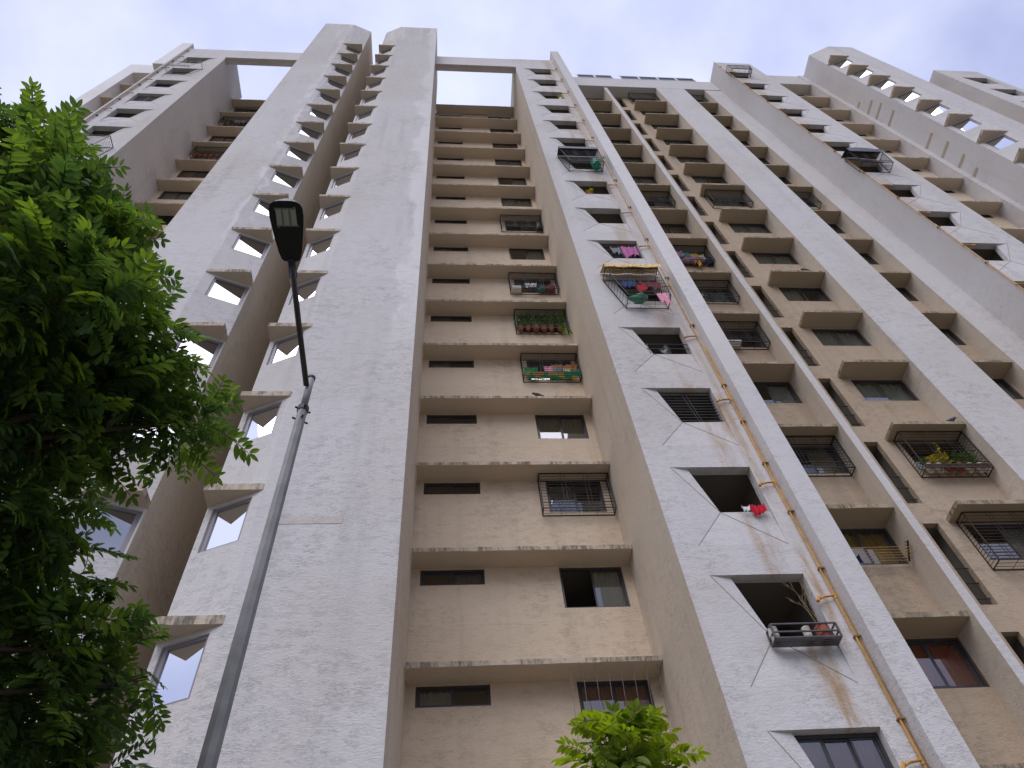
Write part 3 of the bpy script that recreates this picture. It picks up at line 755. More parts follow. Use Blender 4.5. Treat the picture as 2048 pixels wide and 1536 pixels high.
# ------------------------------------------------------------------ solar panels
def solar(x0, x1, label):
    root = empty('solar_panel', ((x0 + x1) / 2, 11.05, 53.1), label, 'solar panel', 'solar panels along the roof edge')
    z0, z1, y0, y1 = 53.12, 54.15, 10.935, 10.98
    P = lambda u, v, d: (u, y0 + (y1 - y0) * v - d, z0 + (z1 - z0) * v)
    nu, nv = 7, 3; b = MB(); fr = MB()
    for i in range(nu):
        for j in range(nv):
            a, c = x0 + .05 + (x1 - x0 - .1) * (i + .06) / nu, x0 + .05 + (x1 - x0 - .1) * (i + .94) / nu
            d, e = .04 + .72 * (j + .06) / nv, .04 + .72 * (j + .94) / nv
            b.poly(P(a, d, .012), P(c, d, .012), P(c, e, .012), P(a, e, .012))
    def bar(a, c, d, e):
        q = [P(a, d, 0), P(c, d, 0), P(c, e, 0), P(a, e, 0)]; q2 = [P(a, d, .03), P(c, d, .03), P(c, e, .03), P(a, e, .03)]
        k = fr.pts(q + q2)
        fr.f += [tuple(k + i for i in f) for f in ((4, 5, 6, 7), (3, 2, 1, 0), (0, 1, 5, 4), (1, 2, 6, 5), (2, 3, 7, 6), (3, 0, 4, 7))]
    bar(x0, x0 + .05, 0, 1); bar(x1 - .05, x1, 0, 1); bar(x0 + .05, x1 - .05, .76, 1); bar(x0 + .05, x1 - .05, 0, .03)
    build('frame', fr, M['white_metal'], root)
    bk = MB(); bk.poly(P(x0 + .02, .01, -.01), P(x1 - .02, .01, -.01), P(x1 - .02, .99, -.01), P(x0 + .02, .99, -.01)); build('backing', bk, M['frame_grey'], root)
    build('cells', b, M['panel'], root)
for i, nm in enumerate(('far left', 'second from left')): solar(8.45 + i * 1.2, 9.62 + i * 1.2, 'dark blue solar panel in the left pair on the roof edge, %s' % ('outer one' if i == 0 else 'inner one'))
for i, nm in enumerate(('leftmost', 'second', 'third', 'rightmost')): solar(11.35 + i * 1.27, 12.6 + i * 1.27, '%s dark blue solar panel in the row of four on the roof edge' % nm)

# ------------------------------------------------------------------ washing, pots, things in the cages
def cloth(name, c, w, h, mat, label, cat, lean=.0, fold=.04, seed=0, rotz=0, sag=.05, n=18, m_=10):
    r = random.Random(seed); b = MB(); ph = r.uniform(0, 6)
    tp = r.uniform(.08, .22)
    for j in range(m_ + 1):
        for i in range(n + 1):
            u = i / n - .5; v = j / m_
            wob = fold * (math.sin(u * 17 + ph) * (0.3 + v) + .5 * math.sin(u * 31 + v * 4 + ph))
            ww = w * (1 - tp * v ** 1.5 + .03 * math.sin(v * 7 + ph))
            x = u * ww; y = wob - lean * v; z = -h * v * (1 + .13 * math.sin(u * 5 + ph) + .05 * math.sin(u * 13)) - sag * (1 - 4 * u * u) * (1 - v)
            b.pts([(c[0] + x * math.cos(rotz) - y * math.sin(rotz), c[1] + x * math.sin(rotz) + y * math.cos(rotz), c[2] + z)])
    for j in range(m_):
        for i in range(n):
            a = j * (n + 1) + i; b.f.append((a, a + 1, a + n + 2, a + n + 1))
    o = build(name, b, mat, origin=c, smooth=True)
    tag(o, label, cat); return o
def heap(name, c, sx, sy, sz, mat, label, cat, seed=0):
    r = random.Random(seed); b = MB(); n, m_ = 14, 8; ph = [r.uniform(0, 6) for _ in range(4)]
    for j in range(m_ + 1):
        th = math.pi * j / m_
        for i in range(n):
            a = 2 * math.pi * i / n
            k = 1 + .22 * math.sin(3 * a + ph[0] + th * 2) + .14 * math.sin(7 * a + ph[1]) * math.sin(th * 3 + ph[2])
            b.pts([(c[0] + sx * math.sin(th) * math.cos(a) * k, c[1] + sy * math.sin(th) * math.sin(a) * k, c[2] + sz * (1 - math.cos(th)) * .5 * k)])
    for j in range(m_):
        for i in range(n): b.f.append((j * n + i, j * n + (i + 1) % n, (j + 1) * n + (i + 1) % n, (j + 1) * n + i))
    o = build(name, b, mat, origin=c, smooth=True); tag(o, label, cat); return o

z4 = zt(4) - 1.27
cloth('cloth', (2.58, 12.83, z4 + .62), .46, .46, FB['green'], 'bright green cloth hanging at the left inside the washing cage of the central recess', 'cloth', seed=1)
cloth('bed_sheet', (3.22, 12.70, z4 + .15), 1.86, .17, FB['sheet'], 'yellow and green chequered bed sheet along the bottom of the washing cage', 'bed sheet', seed=2, fold=.008, lean=-.16, sag=.02, n=16)
cloth('towel', (3.68, 12.88, z4 + .86), .86, .40, FB['orange'], 'orange striped towel hanging high in the washing cage of the central recess', 'towel', seed=3)
cloth('cloth', (3.14, 12.82, z4 + .66), .28, .42, FB['pink'], 'small pink cloth between the green cloth and the orange towel', 'cloth', seed=4)
cloth('cloth', (3.48, 12.80, z4 + .60), .46, .38, FB['grey'], 'grey cloth hanging in front of the orange striped towel', 'cloth', seed=5)
cloth('cloth', (3.70, 12.77, z4 + .46), .30, .30, FB['cream'], 'cream cloth between the grey cloth and the teal shirt', 'cloth', seed=43)
cloth('shirt', (3.94, 12.76, z4 + .40), .36, .26, FB['teal'], 'teal shirt at the right side of the washing cage in the central recess', 'shirt', seed=6)
z6 = zt(6) - 1.27
cloth('cloth', (3.12, 12.88, z6 + .72), .46, .34, FB['white'], 'white cloth pegged in the middle of a cage in the central recess', 'cloth', seed=7)
b = MB(); b.box(2.38, 2.72, 12.76, 12.98, z6 + .02, z6 + .26); o = build('box', b, M['cardboard']); tag(o, 'white box in the lower left corner of a cage in the central recess', 'box')
heap('bundle', (3.84, 12.86, z6 + .01), .20, .11, .42, FB['maroon'], 'dark red bundle in the lower right corner of the cage with the white box', 'bundle', 8)
heap('bundle', (3.52, 12.86, z6 + .01), .17, .11, .30, FB['teal'], 'dark teal bundle beside the dark red bundle in a cage', 'bundle', 9)
cloth('cloth', (3.2, 12.72, z6 + .10), .42, .2, FB['dark'], 'black cloth drooping under the cage with the white box', 'cloth', seed=10)
heap('bag', (3.96, 12.86, zt(8) - 1.26), .15, .12, .48, M['black_sheet'], 'black plastic bag in the corner of the highest cage in the central recess', 'bag', 11)
# niche items
cloth('cloth', (6.08, 10.06, zp(1) - 1.16), .30, .26, FB['red'], 'bright red cloth on the sill of an open balcony beside the orange pipe', 'cloth', seed=12, fold=.05)
cloth('cloth', (5.83, 10.06, zp(1) - 1.20), .16, .14, FB['white'], 'small white rag beside the red cloth on the balcony sill', 'cloth', seed=13)
z = zp(4)
b = MB()
for i in range(13):
    x = 4.66 + i * (1.74 / 12); dz = .02 * math.sin(i * 1.3)
    b.pts([(x, 9.60, z + .04 + dz), (x, 10.08, z + .34 + dz), (x, 9.59, z - .20 + dz * 1.5)])
for i in range(12):
    for q in ((0, 1), (2, 0)): b.f.append((3 * i + q[0], 3 * i + 3 + q[0], 3 * i + 3 + q[1], 3 * i + q[1]))
o = build('awning', b, FB['floral'], smooth=True); tag(o, 'cream and red floral awning over the slanted washing cage', 'awning')
cloth('towel', (6.0, 9.62, z - 1.78), .36, .62, FB['pink'], 'long pink towel hanging below the slanted cage beside the orange pipe', 'towel', seed=14, fold=.05)
cloth('cloth', (5.95, 9.85, z - .62), .62, .46, FB['maroon'], 'maroon cloth hanging inside the slanted cage under the floral awning', 'cloth', seed=15)
cloth('shirt', (5.3, 9.85, z - .6), .42, .34, FB['blue'], 'dark blue shirt at the left inside the slanted cage under the floral awning', 'shirt', seed=16)
cloth('cloth', (5.62, 9.8, z - .95), .26, .4, FB['red'], 'red cloth in the middle of the slanted cage under the floral awning', 'cloth', seed=17)
heap('bundle', (5.4, 9.86, z - 1.84), .28, .15, .24, FB['mint'], 'mint green bundle lying at the bottom of the slanted washing cage', 'bundle', 18)
z = zp(5)
cloth('towel', (6.02, 10.2, z - .25), .56, .78, FB['magenta'], 'pink towel on the grille of the balcony above the floral awning', 'towel', seed=19)
cloth('shirt', (5.55, 10.2, z - .35), .34, .5, FB['grey'], 'grey shirt hanging on the grille left of a pink towel', 'shirt', seed=20)
z = zp(8)
b = MB()
for i in range(11):
    x = 4.70 + i * .17
    b.pts([(x, 9.60, z - .30), (x, 9.62, z + .02 + .02 * math.sin(i)), (x, 10.09, z + .20)])
for i in range(10):
    for q in ((0, 1), (1, 2)): b.f.append((3 * i + q[0], 3 * i + 3 + q[0], 3 * i + 3 + q[1], 3 * i + q[1]))
o = build('canopy', b, M['black_sheet'], smooth=True); tag(o, 'black plastic canopy over the cage with the green drum', 'canopy')
b = MB(); b.lathe((6.12, 9.88, z - 1.7), [(.17, 0), (.19, .08), (.19, .5), (.14, .62), (.06, .66)], 14); o = build('drum', b, M['drum'], smooth=True); tag(o, 'green plastic drum in the cage under the black canopy', 'drum')
z = zq(4)
b = MB()
for i in range(11):
    x = 17.25 + i * .165; bow = .16 * math.sin(math.pi * min(1, i / 8))
    b.pts([(x, 9.22, z - .28), (x, 9.22, z + .10 + bow), (x, 9.74, z + .30 + bow)])
for i in range(10):
    for q in ((0, 1), (1, 2)): b.f.append((3 * i + q[0], 3 * i + 3 + q[0], 3 * i + 3 + q[1], 3 * i + q[1]))
o = build('canopy', b, M['black_sheet'], smooth=True); tag(o, 'bulging black plastic canopy over a cage on the right wing', 'canopy')
# narrow bay washing
z = za(6)
for i, (x, w, h, mt, lb) in enumerate(((8.35, .5, .5, 'mauve', 'mauve patterned cloth at the left of the crowded washing cage'), (8.72, .3, .62, 'teal', 'pale teal shirt between mauve and yellow washing'), (8.98, .34, .8, 'yellow', 'mustard yellow cloth in the middle of the crowded washing cage'), (9.28, .26, .5, 'cream', 'cream cloth right of the mustard yellow cloth'), (9.52, .34, .6, 'navy', 'navy cloth at the right of the crowded washing cage'))):
    cloth('cloth', (x + .15, 11.46 + .03 * i, z - .42 - .03 * i), w, h * 1.1, FB[mt], lb, 'cloth', seed=30 + i)
heap('bundle', (8.95, 11.55, z - 1.2), .62, .12, .30, FB['mauve'], 'heap of purple washing along the bottom of the crowded washing cage', 'bundle', 36)
cloth('rag', (8.4, 11.40, za(5) - 1.05), .26, .24, FB['brown'], 'brown rag hanging from the cage below the crowded washing cage', 'rag', seed=37)
b = MB(); b.box(8.4, 8.9, 11.43, 11.62, za(4) - 1.2, za(4) - 1.08); o = build('box', b, M['cardboard']); tag(o, 'flat white box in a cage of the narrow bay beside the fin', 'box')
cloth('trousers', (8.45, 11.5, za(1) - 1.0), .38, .28, FB['navy'], 'folded navy trousers on the clothes lines of the narrow bay', 'trousers', seed=38)
cloth('cloth', (-12.1, 12.85, zt(13) - .5), .62, .5, FB['mauve'], 'pale mauve cloth in a cage of the left recess', 'cloth', seed=39)

# leaves for pots and trees
def leaflet(b, base, d, nrm, ln, wd):
    d = d.normalized(); sd_ = d.cross(nrm)
    if sd_.length < 1e-4: sd_ = d.orthogonal()
    sd_.normalize(); up = sd_.cross(d)
    L_ = []
    prof = ((0, 0), (.16, .62), (.42, 1), (.74, .72), (1, 0))
    mid = [base + d * (ln * t) - up * (.10 * ln * t * t) for t, w in prof]
    k = b.pts([mid[0], mid[1] + sd_ * wd * .5 * .62 + up * wd * .13, mid[2] + sd_ * wd * .5 + up * wd * .18, mid[3] + sd_ * wd * .5 * .72 + up * wd * .12, mid[4],
               mid[3] - sd_ * wd * .5 * .72 + up * wd * .12, mid[2] - sd_ * wd * .5 + up * wd * .18, mid[1] - sd_ * wd * .5 * .62 + up * wd * .13, mid[1], mid[2], mid[3]])
    b.f += [(k, k + 1, k + 8), (k + 1, k + 2, k + 9, k + 8), (k + 2, k + 3, k + 10, k + 9), (k + 3, k + 4, k + 10), (k, k + 8, k + 7), (k + 8, k + 9, k + 6, k + 7), (k + 9, k + 10, k + 5, k + 6), (k + 10, k + 4, k + 5)]
def set_tint(o, vals):
    at = o.data.attributes.new('tint', 'FLOAT', 'POINT')
    at.data.foreach_set('value', vals)
def potted(x, y, z, h, mat_pot, mat_leaf, label, seed, trail=0, pr=.10, bushy=16):
    r = random.Random(seed)
    root = empty('potted_plant', (x, y, z), label, 'potted plant', 'potted plants in the cages')
    b = MB(); b.lathe((x, y, z), [(pr * .7, 0), (pr, .17), (pr * 1.1, .17), (pr * 1.1, .2), (pr * .85, .2)], 12); build('pot', b, mat_pot, root, smooth=False)
    b = MB(); tv = []
    for s_ in range(bushy):
        a = r.uniform(0, 6.28); ty = r.uniform(.35, 1)
        p0 = Vector((x, y, z + .18)); p1 = Vector((x + math.cos(a) * .2 * h * 1.1, y + math.sin(a) * .13 * h, z + .18 + h * ty))
        nn = 6
        for q in range(nn):
            t = (q + 1) / nn; p = p0.lerp(p1, t)
            dd = Vector((r.uniform(-1, 1), r.uniform(-1, 1), r.uniform(-.2, .8)))
            n0 = len(b.v); leaflet(b, p, dd, Vector((r.uniform(-.5, .5), r.uniform(-.5, .5), 1)).normalized(), r.uniform(.09, .16), r.uniform(.04, .07)); tv += [r.random()] * (len(b.v) - n0)
    for s_ in range(trail):
        p = Vector((x + r.uniform(-.05, .2), y - .12, z + .15)); 
        for q in range(14):
            p = p + Vector((r.uniform(-.02, .03), r.uniform(-.02, .01), -.055)); n0 = len(b.v)
            leaflet(b, p, Vector((r.uniform(-1, 1), -.5, r.uniform(-.6, .3))), Vector((0, -.7, .7)), .075, .05); tv += [r.uniform(.5, 1)] * (len(b.v) - n0)
    o = build('foliage', b, mat_leaf, root, kind='stuff'); set_tint(o, tv)
zz = zt(5) - 1.25
for i, (x, h, lb) in enumerate(((2.42, .8, 'leftmost green plant in the plant cage of the central recess'), (2.68, .95, 'second green plant from the left in the plant cage of the central recess'), (2.95, .9, 'leafy plant left of the middle of the plant cage'), (3.22, .85, 'plant in a red pot at the middle of the plant cage'), (3.48, 1.0, 'tall plant right of the middle of the plant cage'), (3.8, .85, 'trailing plant at the right end of the plant cage with leaves hanging below'))):
    potted(x + .06, 12.86, zz, h * .9, M['terracotta'], M['potleaf'], lb, 50 + i, trail=5 if i == 5 else 0, pr=(.10, .085, .125, .115, .09, .12)[i], bushy=30)
zz = za(2) - 1.38
for i, (x, h, mp_, ml, lb) in enumerate(((11.5, .30, 'white_pot', 'potleaf', 'low green plant at the left of the brown cage on the right'), (11.75, .35, 'white_pot', 'yellowleaf', 'low yellow green plant in the brown cage on the right'), (12.02, .85, 'terracotta', 'yellowleaf', 'tall plant with yellow flowers in the brown cage on the right'), (12.28, .35, 'terracotta', 'potleaf', 'small plant in a round pot at the middle of the brown cage'), (12.54, .6, 'white_pot', 'potleaf', 'bushy plant right of the middle of the brown cage on the right'), (12.8, .6, 'white_pot', 'potleaf', 'bushy plant in a striped pot at the right end of the brown cage'))):
    potted(x + .12, 11.42, zz, h, M[mp_], M[ml], lb, 60 + i, bushy=8 if i == 2 else 10)
b = MB(); b.box(11.46, 13.09, 11.29, 11.305, za(2) - 1.39, za(2) - 1.24); o = build('tray', b, M['rusty_iron']); tag(o, 'brown sheet tray along the front of the cage of potted plants', 'tray')
zz = zt(11) - 1.28
for i in range(6): potted(-13.02 + i * .28, 12.9, zz, .22, M['terracotta'], M['potleaf'], ('terracotta pot %s in the rusty cage of the left recess' % ['at the far left', 'second from the left', 'third from the left', 'fourth from the left', 'fifth from the left', 'nearest the pier'][i]), 70 + i, bushy=5, pr=.11)
potted(-12.75, 12.9, zt(13) - 1.28, .5, M['terracotta'], M['potleaf'], 'green plant left of the mauve cloth in the left recess', 77)
potted(5.5, 10.25, zp(7) - 1.28, .55, M['terracotta'], M['yellowleaf'], 'yellowish plant on an open balcony sill beside the orange pipe', 78, bushy=9)
potted(6.15, 10.2, zp(12) - 1.28, .5, M['white_pot'], M['yellowleaf'], 'plant in a white pot on a high balcony sill beside the orange pipe', 79, bushy=9)
cloth('cloth', (5.75, 10.3, zp(11) - .75), .95, .3, FB['cream'], 'beige cloth slung across a high open balcony beside the orange pipe', 'cloth', seed=80)

# basket of pots below the lowest open balcony
root = empty('basket', (5.77, 9.98, zp(0) - 1.52), 'dark metal basket rack holding pots below an open balcony', 'basket')
b = MB(); x0, x1, y0, y1, z0, z1 = 5.22, 6.32, 9.87, 10.09, zp(0) - 1.50, zp(0) - 1.24
for x in (x0, x1):
    for y in (y0, y1): b.box(x - .014, x + .014, y - .014, y + .014, z0, z1)
for z in (z0, z0 + .11, z1):
    b.box(x0, x1, y0 - .012, y0 + .012, z - .011, z + .011)
    for x in (x0, x1): b.box(x - .012, x + .012, y0 + .013, y1, z - .01, z + .01)
build('frame', b, M['rack'], root)
b = MB()
for i in range(5): b.box(x0, x1, y0 + .03 + i * .045, y0 + .055 + i * .045, z0 - .012, z0 + .012)
build('slats', b, M['rack'], root)['kind'] = 'stuff'
for i, (x, mt, rr, lb) in enumerate(((5.2, 'white_pot', .09, 'pale pot at the left end of the metal basket'), (5.76, 'white_pot', .08, 'small white tub in the metal basket'), (6.03, 'terracotta', .14, 'large red brown pot in the right end of the metal basket'))):
    b = MB(); b.lathe((x + .08, 9.985, z0 + .015), [(rr * .6, 0), (rr * .8, .08), (rr * .85, .24), (rr * .7, .24)], 14); o = build('pot', b, M[mt], smooth=False); tag(o, lb, 'pot')
b = MB(); r = random.Random(5)
def twig(p, d, ln, rad, dep):
    q = p + d * ln; b.tube([p, p.lerp(q, .5) + Vector((r.uniform(-.03, .03),) * 3), q], [rad, rad * .8, rad * .6], 4, False)
    if dep:
        for _ in range(3):
            twig(p.lerp(q, r.uniform(.4, 1)), (d + Vector((r.uniform(-.8, .6), r.uniform(-.5, .3), r.uniform(-.3, .5)))).normalized(), ln * .62, rad * .55, dep - 1)
twig(Vector((6.12, 9.985, z0 + .24)), Vector((-.05, -.05, 1)), .5, .012, 3); twig(Vector((6.1, 9.985, z0 + .24)), Vector((-.25, -.1, 1)).normalized(), .5, .010, 3)
o = build('dry_branches', b, M['dry']); tag(o, 'bare dry branches standing in the pot beside the balcony opening', 'dry branches')
# railing and dark things on the balcony with railing
b = MB()
for zz in (zp(3) - .80, zp(3) - 1.02): b.tube([(5.2, 10.16, zz), (6.36, 10.16, zz)], .014, 5)
for x in (5.25, 6.3): b.tube([(x, 10.16, zp(3) - 1.26), (x, 10.16, zp(3) - .78)], .014, 5)
build('balcony_rail', b, M['iron'], BLD)
heap('bucket', (5.75, 10.3, zp(3) - 1.27), .14, .12, .5, M['black_sheet'], 'dark bucket with a pale top behind the balcony railing', 'bucket', 90)

# ------------------------------------------------------------------ pigeons
def pigeon(x, y, z, face, label):
    root = empty('pigeon', (x, y, z), label, 'pigeon', 'pigeons on the ledges')
    b = MB(); n = 8
    prof = [(-.16, .012, .085), (-.10, .03, .085), (-.03, .062, .095), (.04, .068, .115), (.09, .046, .155), (.115, .032, .19), (.14, .034, .205), (.165, .02, .20), (.19, .005, .195)]
    rings = []
    for (u, r_, h) in prof:
        rings.append(b.pts([(x + face * u, y + r_ * math.cos(2 * math.pi * k / n), z + h + r_ * math.sin(2 * math.pi * k / n)) for k in range(n)]))
    for a, c in zip(rings, rings[1:]):
        for k in range(n): b.f.append((a + k, a + (k + 1) % n, c + (k + 1) % n, c + k))
    b.f.append(tuple(rings[0] + k for k in range(n))); b.f.append(tuple(rings[-1] + k for k in range(n)))
    build('body', b, M['bird'], root, smooth=True)
    for s in (-.02, .02):
        l = MB(); l.tube([(x, y + s, z + .06), (x + .01 * face, y + s, z)], .006, 4); l.tube([(x, y + s, z + .004), (x + .04 * face, y + s, z + .004)], .005, 4); build('leg', l, M['terracotta'], root)
pigeon(2.62, 12.50, ZC + FL * 3 + .005, -1, 'dark pigeon sitting on a long ledge of the central recess')
pigeon(-3.75, 9.45, lv[9], 1, 'pigeon on the higher triangular ledge of the pier right of the gap')
pigeon(-3.75, 9.45, lv[8], 1, 'pigeon on the lower triangular ledge of the pier right of the gap')
pigeon(12.60, 11.1, za(5) + .125, -1, 'pigeon on a wide sunshade in the upper part of the broad bay')
pigeon(12.94, 11.1, za(2) + .125, 1, 'pigeon on the wide sunshade above the cage of potted plants')

# ------------------------------------------------------------------ street lamp
root = empty('street_lamp', (-1.39, 4.38, 0), 'tall grey street lamp with black head on a bent arm in front of the pier', 'street lamp')
PX, PY = -1.39, 4.38
b = MB(); b.tube([(PX, PY, 0), (PX, PY, 4), (PX, PY, 7.55)], [.066, .057, .047], 8); build('pole', b, M['galv'], root)
b = MB(); b.tube([(PX, PY, 7.55), (PX, PY, 8.07)], .034, 12); build('upper_pole', b, M['galv'], root, smooth=True)
b = MB(); b.tube([(PX, PY, 7.50), (PX, PY, 7.57)], .054, 12)
collar = build('collar', b, M['iron'], root)
for a in range(4):
    for zz in (7.36, 7.53):
        c_, s_ = math.cos(a * 1.57 + .5), math.sin(a * 1.57 + .5); b = MB(); b.tube([(PX + c_ * .04, PY + s_ * .04, zz), (PX + c_ * .078, PY + s_ * .078, zz)], .01, 6); build('bolt', b, M['iron'], collar)
b = MB(); b.tube([(PX, PY, 8.06), (PX, PY, 8.085)], .042, 12); build('cap', b, M['iron'], root)
b = MB(); b.tube([(PX - .02, PY - .03, 7.90), (-1.46, 3.75, 8.13), (-1.50, 3.18, 8.35)], .028, 10); build('arm', b, M['arm_brown'], root, smooth=True)
hd0 = Vector((-1.50, 3.20, 8.345)); hd1 = Vector((-1.508, 2.63, 8.425))
d = (hd1 - hd0).normalized(); sdv = Vector((1, 0, 0)); upv = sdv.cross(d); upv = upv if upv.z > 0 else -upv
b = MB(); b.tube([hd0 - d * -.02, hd0 - d * .17], .040, 12); build('spigot', b, M['lamp_black'], root, smooth=True)
LH = .58
outl = []
for t, w in ((0, .062), (.03, .085), (.15, .108), (.35, .128), (.55, .145), (.75, .158), (.88, .155), (.95, .135), (.985, .10), (1.0, .05)): outl.append((t, w))
def head(b, s, z0, z1, s2):
    lo = [hd0 + d * LH * t + sdv * w * s + upv * z0 for t, w in outl] + [hd0 + d * LH * t - sdv * w * s + upv * z0 for t, w in reversed(outl)]
    hi = [hd0 + d * LH * t + sdv * w * s2 + upv * z1 for t, w in outl] + [hd0 + d * LH * t - sdv * w * s2 + upv * z1 for t, w in reversed(outl)]
    k = b.pts(lo + hi); n = len(lo)
    for i in range(n): b.f.append((k + i, k + (i + 1) % n, k + n + (i + 1) % n, k + n + i))
    b.f.append(tuple(k + i for i in reversed(range(n)))); b.f.append(tuple(k + n + i for i in range(n)))
b = MB(); head(b, 1, -.015, .05, .8); head(b, .8, .0502, .075, .5); build('housing', b, M['lamp_black'], root)
def slab(b, t0, t1, w, z0, z1, x_off=0, rad=.02):
    q = []
    for (a, c) in ((t0, -w), (t0, w), (t1, w), (t1, -w)): q.append((a, c))
    pts = []
    for i, (a, c) in enumerate(q):
        ca, cc = (a + (.025 if a == t0 else -.025)), c - math.copysign(rad, c)
        base_ang = {0: math.pi, 1: math.pi / 2, 2: 0, 3: -math.pi / 2}[i]
        for j in range(4):
            an = base_ang - j * math.pi / 6
            pts.append((ca + .025 * math.cos(an), cc + rad * math.sin(an)))
    lo = [hd0 + d * LH * a + sdv * (c + x_off) + upv * z0 for a, c in pts]; hi = [hd0 + d * LH * a + sdv * (c + x_off) + upv * z1 for a, c in pts]
    k = b.pts(lo + hi); n = len(lo)
    for i in range(n): b.f.append((k + i, k + (i + 1) % n, k + n + (i + 1) % n, k + n + i))
    b.f.append(tuple(k + i for i in range(n))); b.f.append(tuple(k + n + i for i in reversed(range(n))))
b = MB(); slab(b, .56, .91, .108, -.022, -.012); lens = build('lens', b, M['lens_rim'], root)
b = MB()
for xo in (-.068, .0, .068): slab(b, .585, .885, .030, -.026, -.0215, xo, .006)
build('led_strip', b, M['lens'], lens)

# ------------------------------------------------------------------ trees
def leaf_mesh(seed, n=5, ll=.10, lw=.042, rl=.32):
    r = random.Random(seed); b = MB(); tv = []
    t0 = r.uniform(.15, .85)
    pts = []; p = Vector((0, 0, 0)); dd = Vector((1, 0, .12))
    for i in range(n + 2):
        pts.append(p.copy()); dd = (dd + Vector((0, r.uniform(-.05, .05), -.06))).normalized(); p = p + dd * rl / (n + 1)
    b.tube(pts, [.0035] * (len(pts) - 1) + [.002], 3, False); tv += [t0] * len(b.v)
    for i in range(1, len(pts)):
        for s in (-1, 1):
            if r.random() < .04: continue
            k0 = len(b.v); u = i / (len(pts) - 1)
            l_ = ll * r.uniform(.82, 1.12) * (.75 + .5 * math.sin(math.pi * (.25 + .6 * u)))
            dr = (Vector((.62, s * 1.0, r.uniform(-.45, .12)))).normalized()
            leaflet(b, pts[i] + Vector((r.uniform(-.01, .01), s * .004, 0)), dr, Vector((r.uniform(-.35, .35), r.uniform(-.4, .4), 1)).normalized(), l_, lw * l_ / ll * r.uniform(.9, 1.15))
            tv += [min(1, max(0, t0 + r.uniform(-.12, .12)))] * (len(b.v) - k0)
    k0 = len(b.v); leaflet(b, pts[-1], Vector((1, r.uniform(-.2, .2), -.1)), Vector((0, 0, 1)), ll, lw); tv += [t0] * (len(b.v) - k0)
    me = bpy.data.meshes.new('leaf'); me.from_pydata(b.v, [], b.f); me.update()
    at = me.attributes.new('tint', 'FLOAT', 'POINT'); at.data.foreach_set('value', tv)
    return me, b.v, b.f, tv
def rot_from(dirv, roll):
    x = dirv.normalized(); up = Vector((0, 0, 1)); y = up.cross(x)
    if y.length < .05: y = Vector((0, 1, 0))
    y.normalize(); z = x.cross(y)
    m = Matrix((x, y, z)).transposed()
    return m @ Matrix.Rotation(roll, 3, 'X')

def foliage_tree(root, blobs, nleaf, nobj, mat, protos_, base, seed, size=(.8, 1.15), twigmat=None, hub=None):
    r = random.Random(seed); leaves = []
    vol = sum(q[3] ** 2 for q in blobs)
    for (x, y, z, rad, bias) in blobs:
        c = Vector((x, y, z)); k = max(6, int(nleaf * rad ** 2 / vol))
        for i in range(k):
            v = Vector((r.gauss(0, 1), r.gauss(0, 1), r.gauss(0, 1))).normalized() * rad * (r.random() ** .45)
            p = c + v
            dv = (v.normalized() * 1.0 + Vector((r.uniform(-.8, .8), r.uniform(-.8, .8), r.uniform(-.7, .25))))
            leaves.append((p, rot_from(dv, r.uniform(-.7, .7)), r.uniform(*size), r.randrange(len(protos_))))
    camp = Vector((0, 0, 1.6))
    leaves.sort(key=lambda q: (q[0] - camp).length / q[2])
    for p, m3, s_, i in leaves[:nobj]:
        o = bpy.data.objects.new('leaf', protos_[i][0]); C.objects.link(o); o.parent = root
        o.matrix_local = Matrix.Translation(p - base) @ (m3 * s_).to_4x4()
    b = MB(); tv = []
    for p, m3, s_, i in leaves[nobj:]:
        k = len(b.v); mm = m3 * s_
        b.v += [tuple(mm @ Vector(v) + p) for v in protos_[i][1]]; b.f += [tuple(j + k for j in f) for f in protos_[i][2]]
        dt = r.uniform(-.2, .2); tv += [min(1, max(0, t + dt)) for t in protos_[i][3]]
    if b.v:
        o = build('foliage', b, mat, root, kind='stuff'); set_tint(o, tv)
    return leaves

PR = [leaf_mesh(i, 5 + i % 3, .088, .033, .31) for i in range(12)]
for q in PR: q[0].materials.append(M['leaf'])
tb = Vector((-3.0, 2.6, 0))
tree = empty('tree', tb, 'large leafy green tree at the left edge with feathery oval leaflets', 'tree')
def ray_pt(px, py, dep):
    u, v = (px - 1024) / 1500, (py - 768) / 1500
    return Vector((AX[0] * u + AX[1] * v + AX[2], AY[0] * u + AY[1] * v + AY[2], AZ[0] * u + AZ[1] * v + AZ[2])) * dep + Vector((0, 0, 1.6))
# crown clumps: x, y, z, radius
CR = []
for (px, py, rp, dep) in ((-60, 350, 120, 5.2), (50, 320, 75, 5.4), (20, 265, 55, 5.4), (80, 290, 40, 5.4), (110, 370, 75, 5.0), (40, 470, 130, 4.6), (160, 470, 90, 5.0), (220, 560, 65, 5.2), (110, 600, 120, 4.3), (235, 650, 80, 4.8), (290, 690, 50, 5.0), (0, 700, 140, 4.2), (150, 760, 120, 4.6), (300, 780, 80, 4.9), (385, 840, 42, 5.0), (330, 845, 60, 5.1), (60, 850, 120, 4.4), (190, 860, 70, 4.8), (20, 1000, 105, 4.3), (110, 1010, 70, 4.7), (30, 1150, 105, 4.4), (130, 1150, 65, 4.6), (50, 1290, 115, 4.3), (165, 1265, 60, 4.7), (235, 1315, 38, 4.8), (290, 1370, 22, 4.8), (80, 1420, 105, 4.3), (180, 1400, 50, 4.6), (40, 1560, 130, 4.2), (190, 1560, 60, 4.5), (-80, 900, 120, 5.2), (-80, 1250, 120, 5.0)):
    p = ray_pt(px, py, dep); CR.append((p.x, p.y, p.z, rp * dep / 1500, 0))
br = MB(); tr = MB()
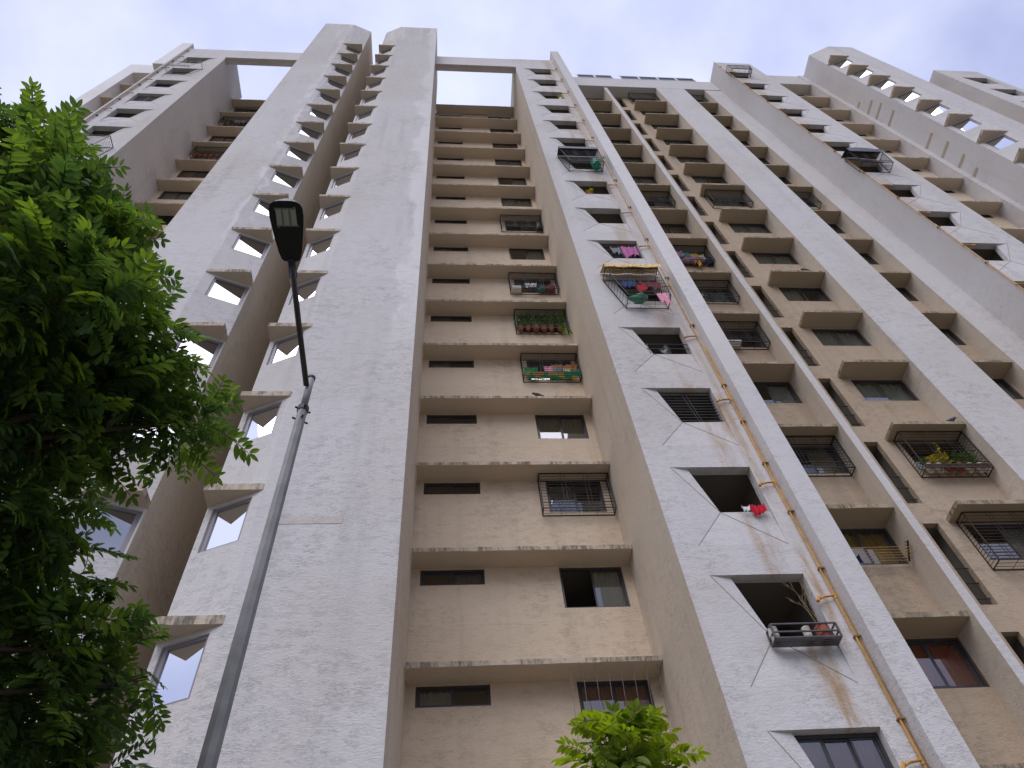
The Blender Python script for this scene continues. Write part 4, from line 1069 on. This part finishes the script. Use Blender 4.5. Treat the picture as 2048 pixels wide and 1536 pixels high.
tr.tube([(tb.x, tb.y, 0), (tb.x + .05, tb.y, 1.2), (tb.x + .02, tb.y + .1, 2.6), (tb.x + .15, tb.y - .1, 4.0), (tb.x + .3, tb.y - .4, 5.2)], [.20, .16, .13, .10, .06], 10)
build('trunk', tr, M['branch'], tree, smooth=True)
rb = random.Random(3)
for (x, y, z, rad, q) in CR:
    t = min(1, max(.25, (z - 1.2) / 5)); zz = max(1.6, z - .9 - rb.uniform(0, .5)); s0 = Vector((tb.x + .15 * t, tb.y - .1 * t, min(zz, 4.8))); e = Vector((x, y, z))
    mid = s0.lerp(e, .5) + Vector((rb.uniform(-.1, .1), rb.uniform(-.1, .1), -.08))
    br.tube([s0, mid, e], [.030, .018, .007], 5, False)
    for k in range(5):
        e2 = e + Vector((rb.uniform(-1, 1), rb.uniform(-1, 1), rb.uniform(-.8, .8))) * rad * .8; br.tube([mid.lerp(e, .5 + .1 * k), e2], [.008, .004], 4, False)
build('branches', br, M['branch'], tree)
foliage_tree(tree, CR, 2000, 290, M['leaf'], PR, tb, 11, (.68, 1.02))

PR2 = [leaf_mesh(100 + i, 5, .105, .045, .26) for i in range(6)]
for q in PR2: q[0].materials.append(M['leaf2'])
sb_ = Vector((1.22, 4.6, 0))
tree2 = empty('tree', sb_, 'small bright green tree top poking up at the bottom centre before the recess', 'tree')
CR2 = []
for (px, py, rp, dep) in ((1250, 1510, 45, 4.9), (1195, 1525, 28, 4.9), (1305, 1525, 28, 5.0), (1243, 1445, 14, 4.9), (1205, 1475, 16, 4.8), (1275, 1480, 16, 5.0), (1250, 1590, 70, 5.0), (1320, 1560, 30, 4.9), (1175, 1570, 30, 4.9)):
    p = ray_pt(px, py, dep); CR2.append((p.x, p.y, p.z, rp * dep / 1500, 0))
tr = MB(); tr.tube([(sb_.x, sb_.y, 0), (sb_.x + .03, sb_.y, 1.5), (sb_.x, sb_.y + .1, 3.2), (1.2, 4.75, 4.25)], [.07, .055, .035, .012], 8); build('trunk', tr, M['branch'], tree2, smooth=True)
br = MB()
for q in CR2: br.tube([(sb_.x, sb_.y + .1, 3.2), (q[0], q[1], q[2])], [.015, .004], 4, False)
build('branches', br, M['branch'], tree2)
foliage_tree(tree2, CR2, 105, 105, M['leaf2'], PR2, sb_, 12, (.62, .9))
